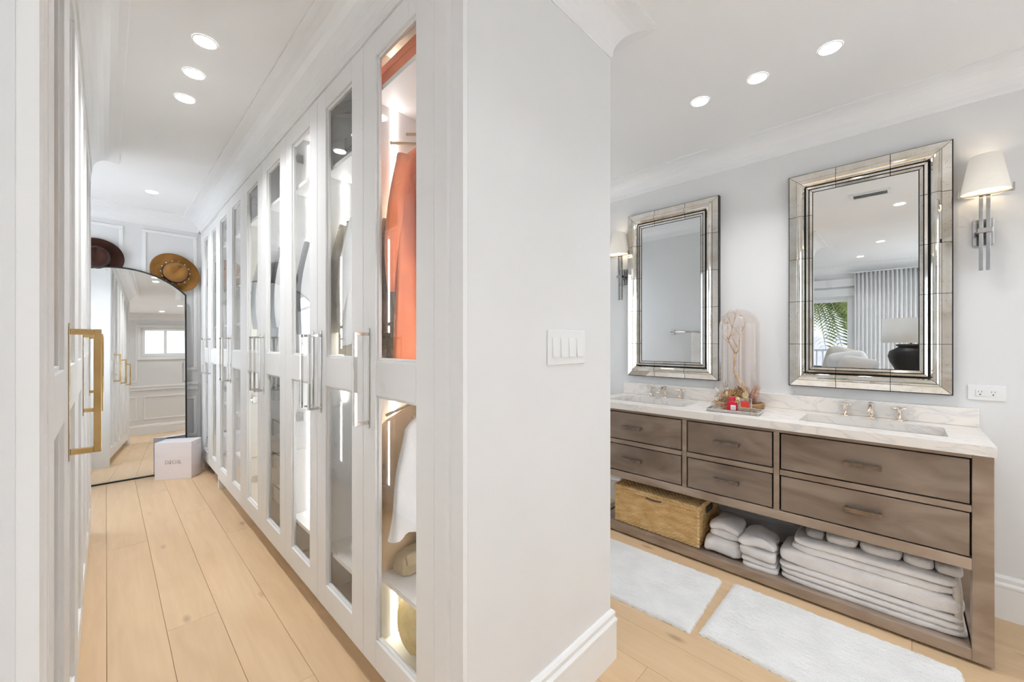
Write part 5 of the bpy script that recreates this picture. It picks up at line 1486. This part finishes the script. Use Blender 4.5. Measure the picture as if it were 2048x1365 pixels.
pillow('white pillow nearest the black lamp in the reflection', (-1.40, 0.50, 0.72), 0.42, 0.40, 0.18, (math.radians(12), math.radians(24), -0.2), LINEN, 4)
t = empty('nightstand', (-1.20, -0.10, 0)); tag(t, 'pale nightstand carrying the black lamp, behind the camera', 'nightstand')
MB().box(-0.26, 0.26, -0.25, 0.25, 0.10, 0.84).build('body', LACQ, t, bevel=0.004)
MB().box(-0.28, 0.28, -0.27, 0.27, 0.8405, 0.868).build('top', LACQ, t, bevel=0.004)
for sx in (-0.22, 0.22):
    for sy in (-0.21, 0.21): MB().box(sx-0.02, sx+0.02, sy-0.02, sy+0.02, 0, 0.10).build('leg', TURNED, t)
for z0 in (0.12, 0.48):
    d = MB().box(0.261, 0.275, -0.23, 0.23, z0, z0+0.33).build('drawer', LACQ, t, bevel=0.002); MB().box(0.2755, 0.295, -0.05, 0.05, z0+0.16, z0+0.172).build('pull', BRONZE, d)
t = empty('table_lamp', (-1.20, -0.075, 0.869)); tag(t, 'black pottery lamp with wide drum shade in the mirror reflection', 'lamp')
MB().lathe([(0.10, 0), (0.12, 0.01), (0.195, 0.17), (0.212, 0.24), (0.195, 0.30), (0.125, 0.345), (0.115, 0.355), (0.135, 0.365), (0.137, 0.385), (0.10, 0.390), (0.001, 0.390)], 48).build('pottery_base', VASE, t, True)
MB().tube([(0, 0, 0.39), (0, 0, 0.55)], 0.008, 10).build('stem', BRONZE, t, True)
MB().lathe([(0.270, 0.405), (0.262, 0.705), (0.258, 0.705), (0.266, 0.405)], 56, cap=False).build('drum_shade', cloth('white_shade', (0.78, 0.78, 0.76), 0.02), t, True)

# terrace outside the bedroom window
tag(MB().box(-9.0, -3.02, -2.5, 6.5, -0.12, -0.02).build('terrace_paving', PAVE), 'grey stone terrace outside the bedroom window', 'terrace')
tag(MB().box(-9.2, -9.0, -2.5, 6.5, -0.1, 1.45).build('garden_wall', STUCCO), 'white garden wall behind the terrace railing', 'wall')
t = empty('terrace_railing', (-6.6, 1.9, -0.02)); tag(t, 'white metal terrace railing seen through the window', 'railing')
MB().box(-0.03, 0.03, -1.6, 2.4, 1.08, 1.13).build('top_rail', STUCCO, t); MB().box(-0.02, 0.02, -1.6, 2.4, 0.10, 0.14).build('bottom_rail', STUCCO, t)
for k in range(34):
    MB().box(-0.012, 0.012, -1.59+0.12*k, -1.565+0.12*k, 0.14 if k % 11 else 0.0, 1.08).build('baluster', STUCCO, t)
t = empty('patio_sofa', (-4.6, 1.9, -0.02)); tag(t, 'grey patio sofa on the terrace seen through the window', 'sofa')
MB().box(-0.40, 0.40, -0.9, 0.9, 0.12, 0.40).build('seat', CHAR, t, bevel=0.03); MB().box(-0.40, -0.22, -0.9, 0.9, 0.40, 0.80).build('backrest', CHAR, t, bevel=0.03)
for sy in (-0.85, 0.85):
    for sx in (-0.35, 0.35): MB().box(sx-0.02, sx+0.02, sy-0.02, sy+0.02, 0, 0.12).build('leg', BLACK, t)
t = empty('palm_tree', (-5.3, 1.55, -0.02)); tag(t, 'palm tree with drooping green fronds outside the bedroom window', 'palm')
MB().tube([(0, 0, 0), (0.05, 0.03, 1.0), (0.0, 0.05, 2.0), (0.0, 0.0, 2.55)], [0.20, 0.16, 0.15, 0.14], 14).build('trunk', TRUNK, t, True)
rp = random.Random(3)
for k in range(26):
    az = 2*math.pi*k/26 + rp.uniform(-.15, .15); Lf = rp.uniform(1.1, 1.7); lift = rp.uniform(-0.3, 0.6)
    ca, sa = math.cos(az), math.sin(az)
    pts = []
    for i in range(9):
        q = i/8
        r = Lf*q*(1-0.12*q); z = 2.5 + lift*q - (1.2+0.5*lift)*q*q
        pts.append((r*ca, r*sa, z))
    b = MB().tube(pts, [0.018*(1-0.8*i/8) for i in range(9)], 5)
    for i in range(1, 30):
        q = i/30; ii = min(7, int(q*8)); fr_ = q*8-ii
        p = Vector(pts[ii]).lerp(Vector(pts[ii+1]), fr_)
        ll = 0.55*math.sin(math.pi*(0.12+0.8*q))
        for s in (-1, 1):
            side_ = Vector((-sa*s, ca*s, 0)); fw_ = Vector((ca, sa, 0))
            tip = p + side_*ll*0.75 + fw_*ll*0.45 + Vector((0, 0, -ll*0.5))
            b.add([p+fw_*0.015, p-fw_*0.015, p.lerp(tip, .5)-fw_*0.02+Vector((0, 0, .03)), tip, p.lerp(tip, .5)+fw_*0.02+Vector((0, 0, .03))], [(0, 1, 2, 3, 4)])
    b.build('frond', PALM, t)
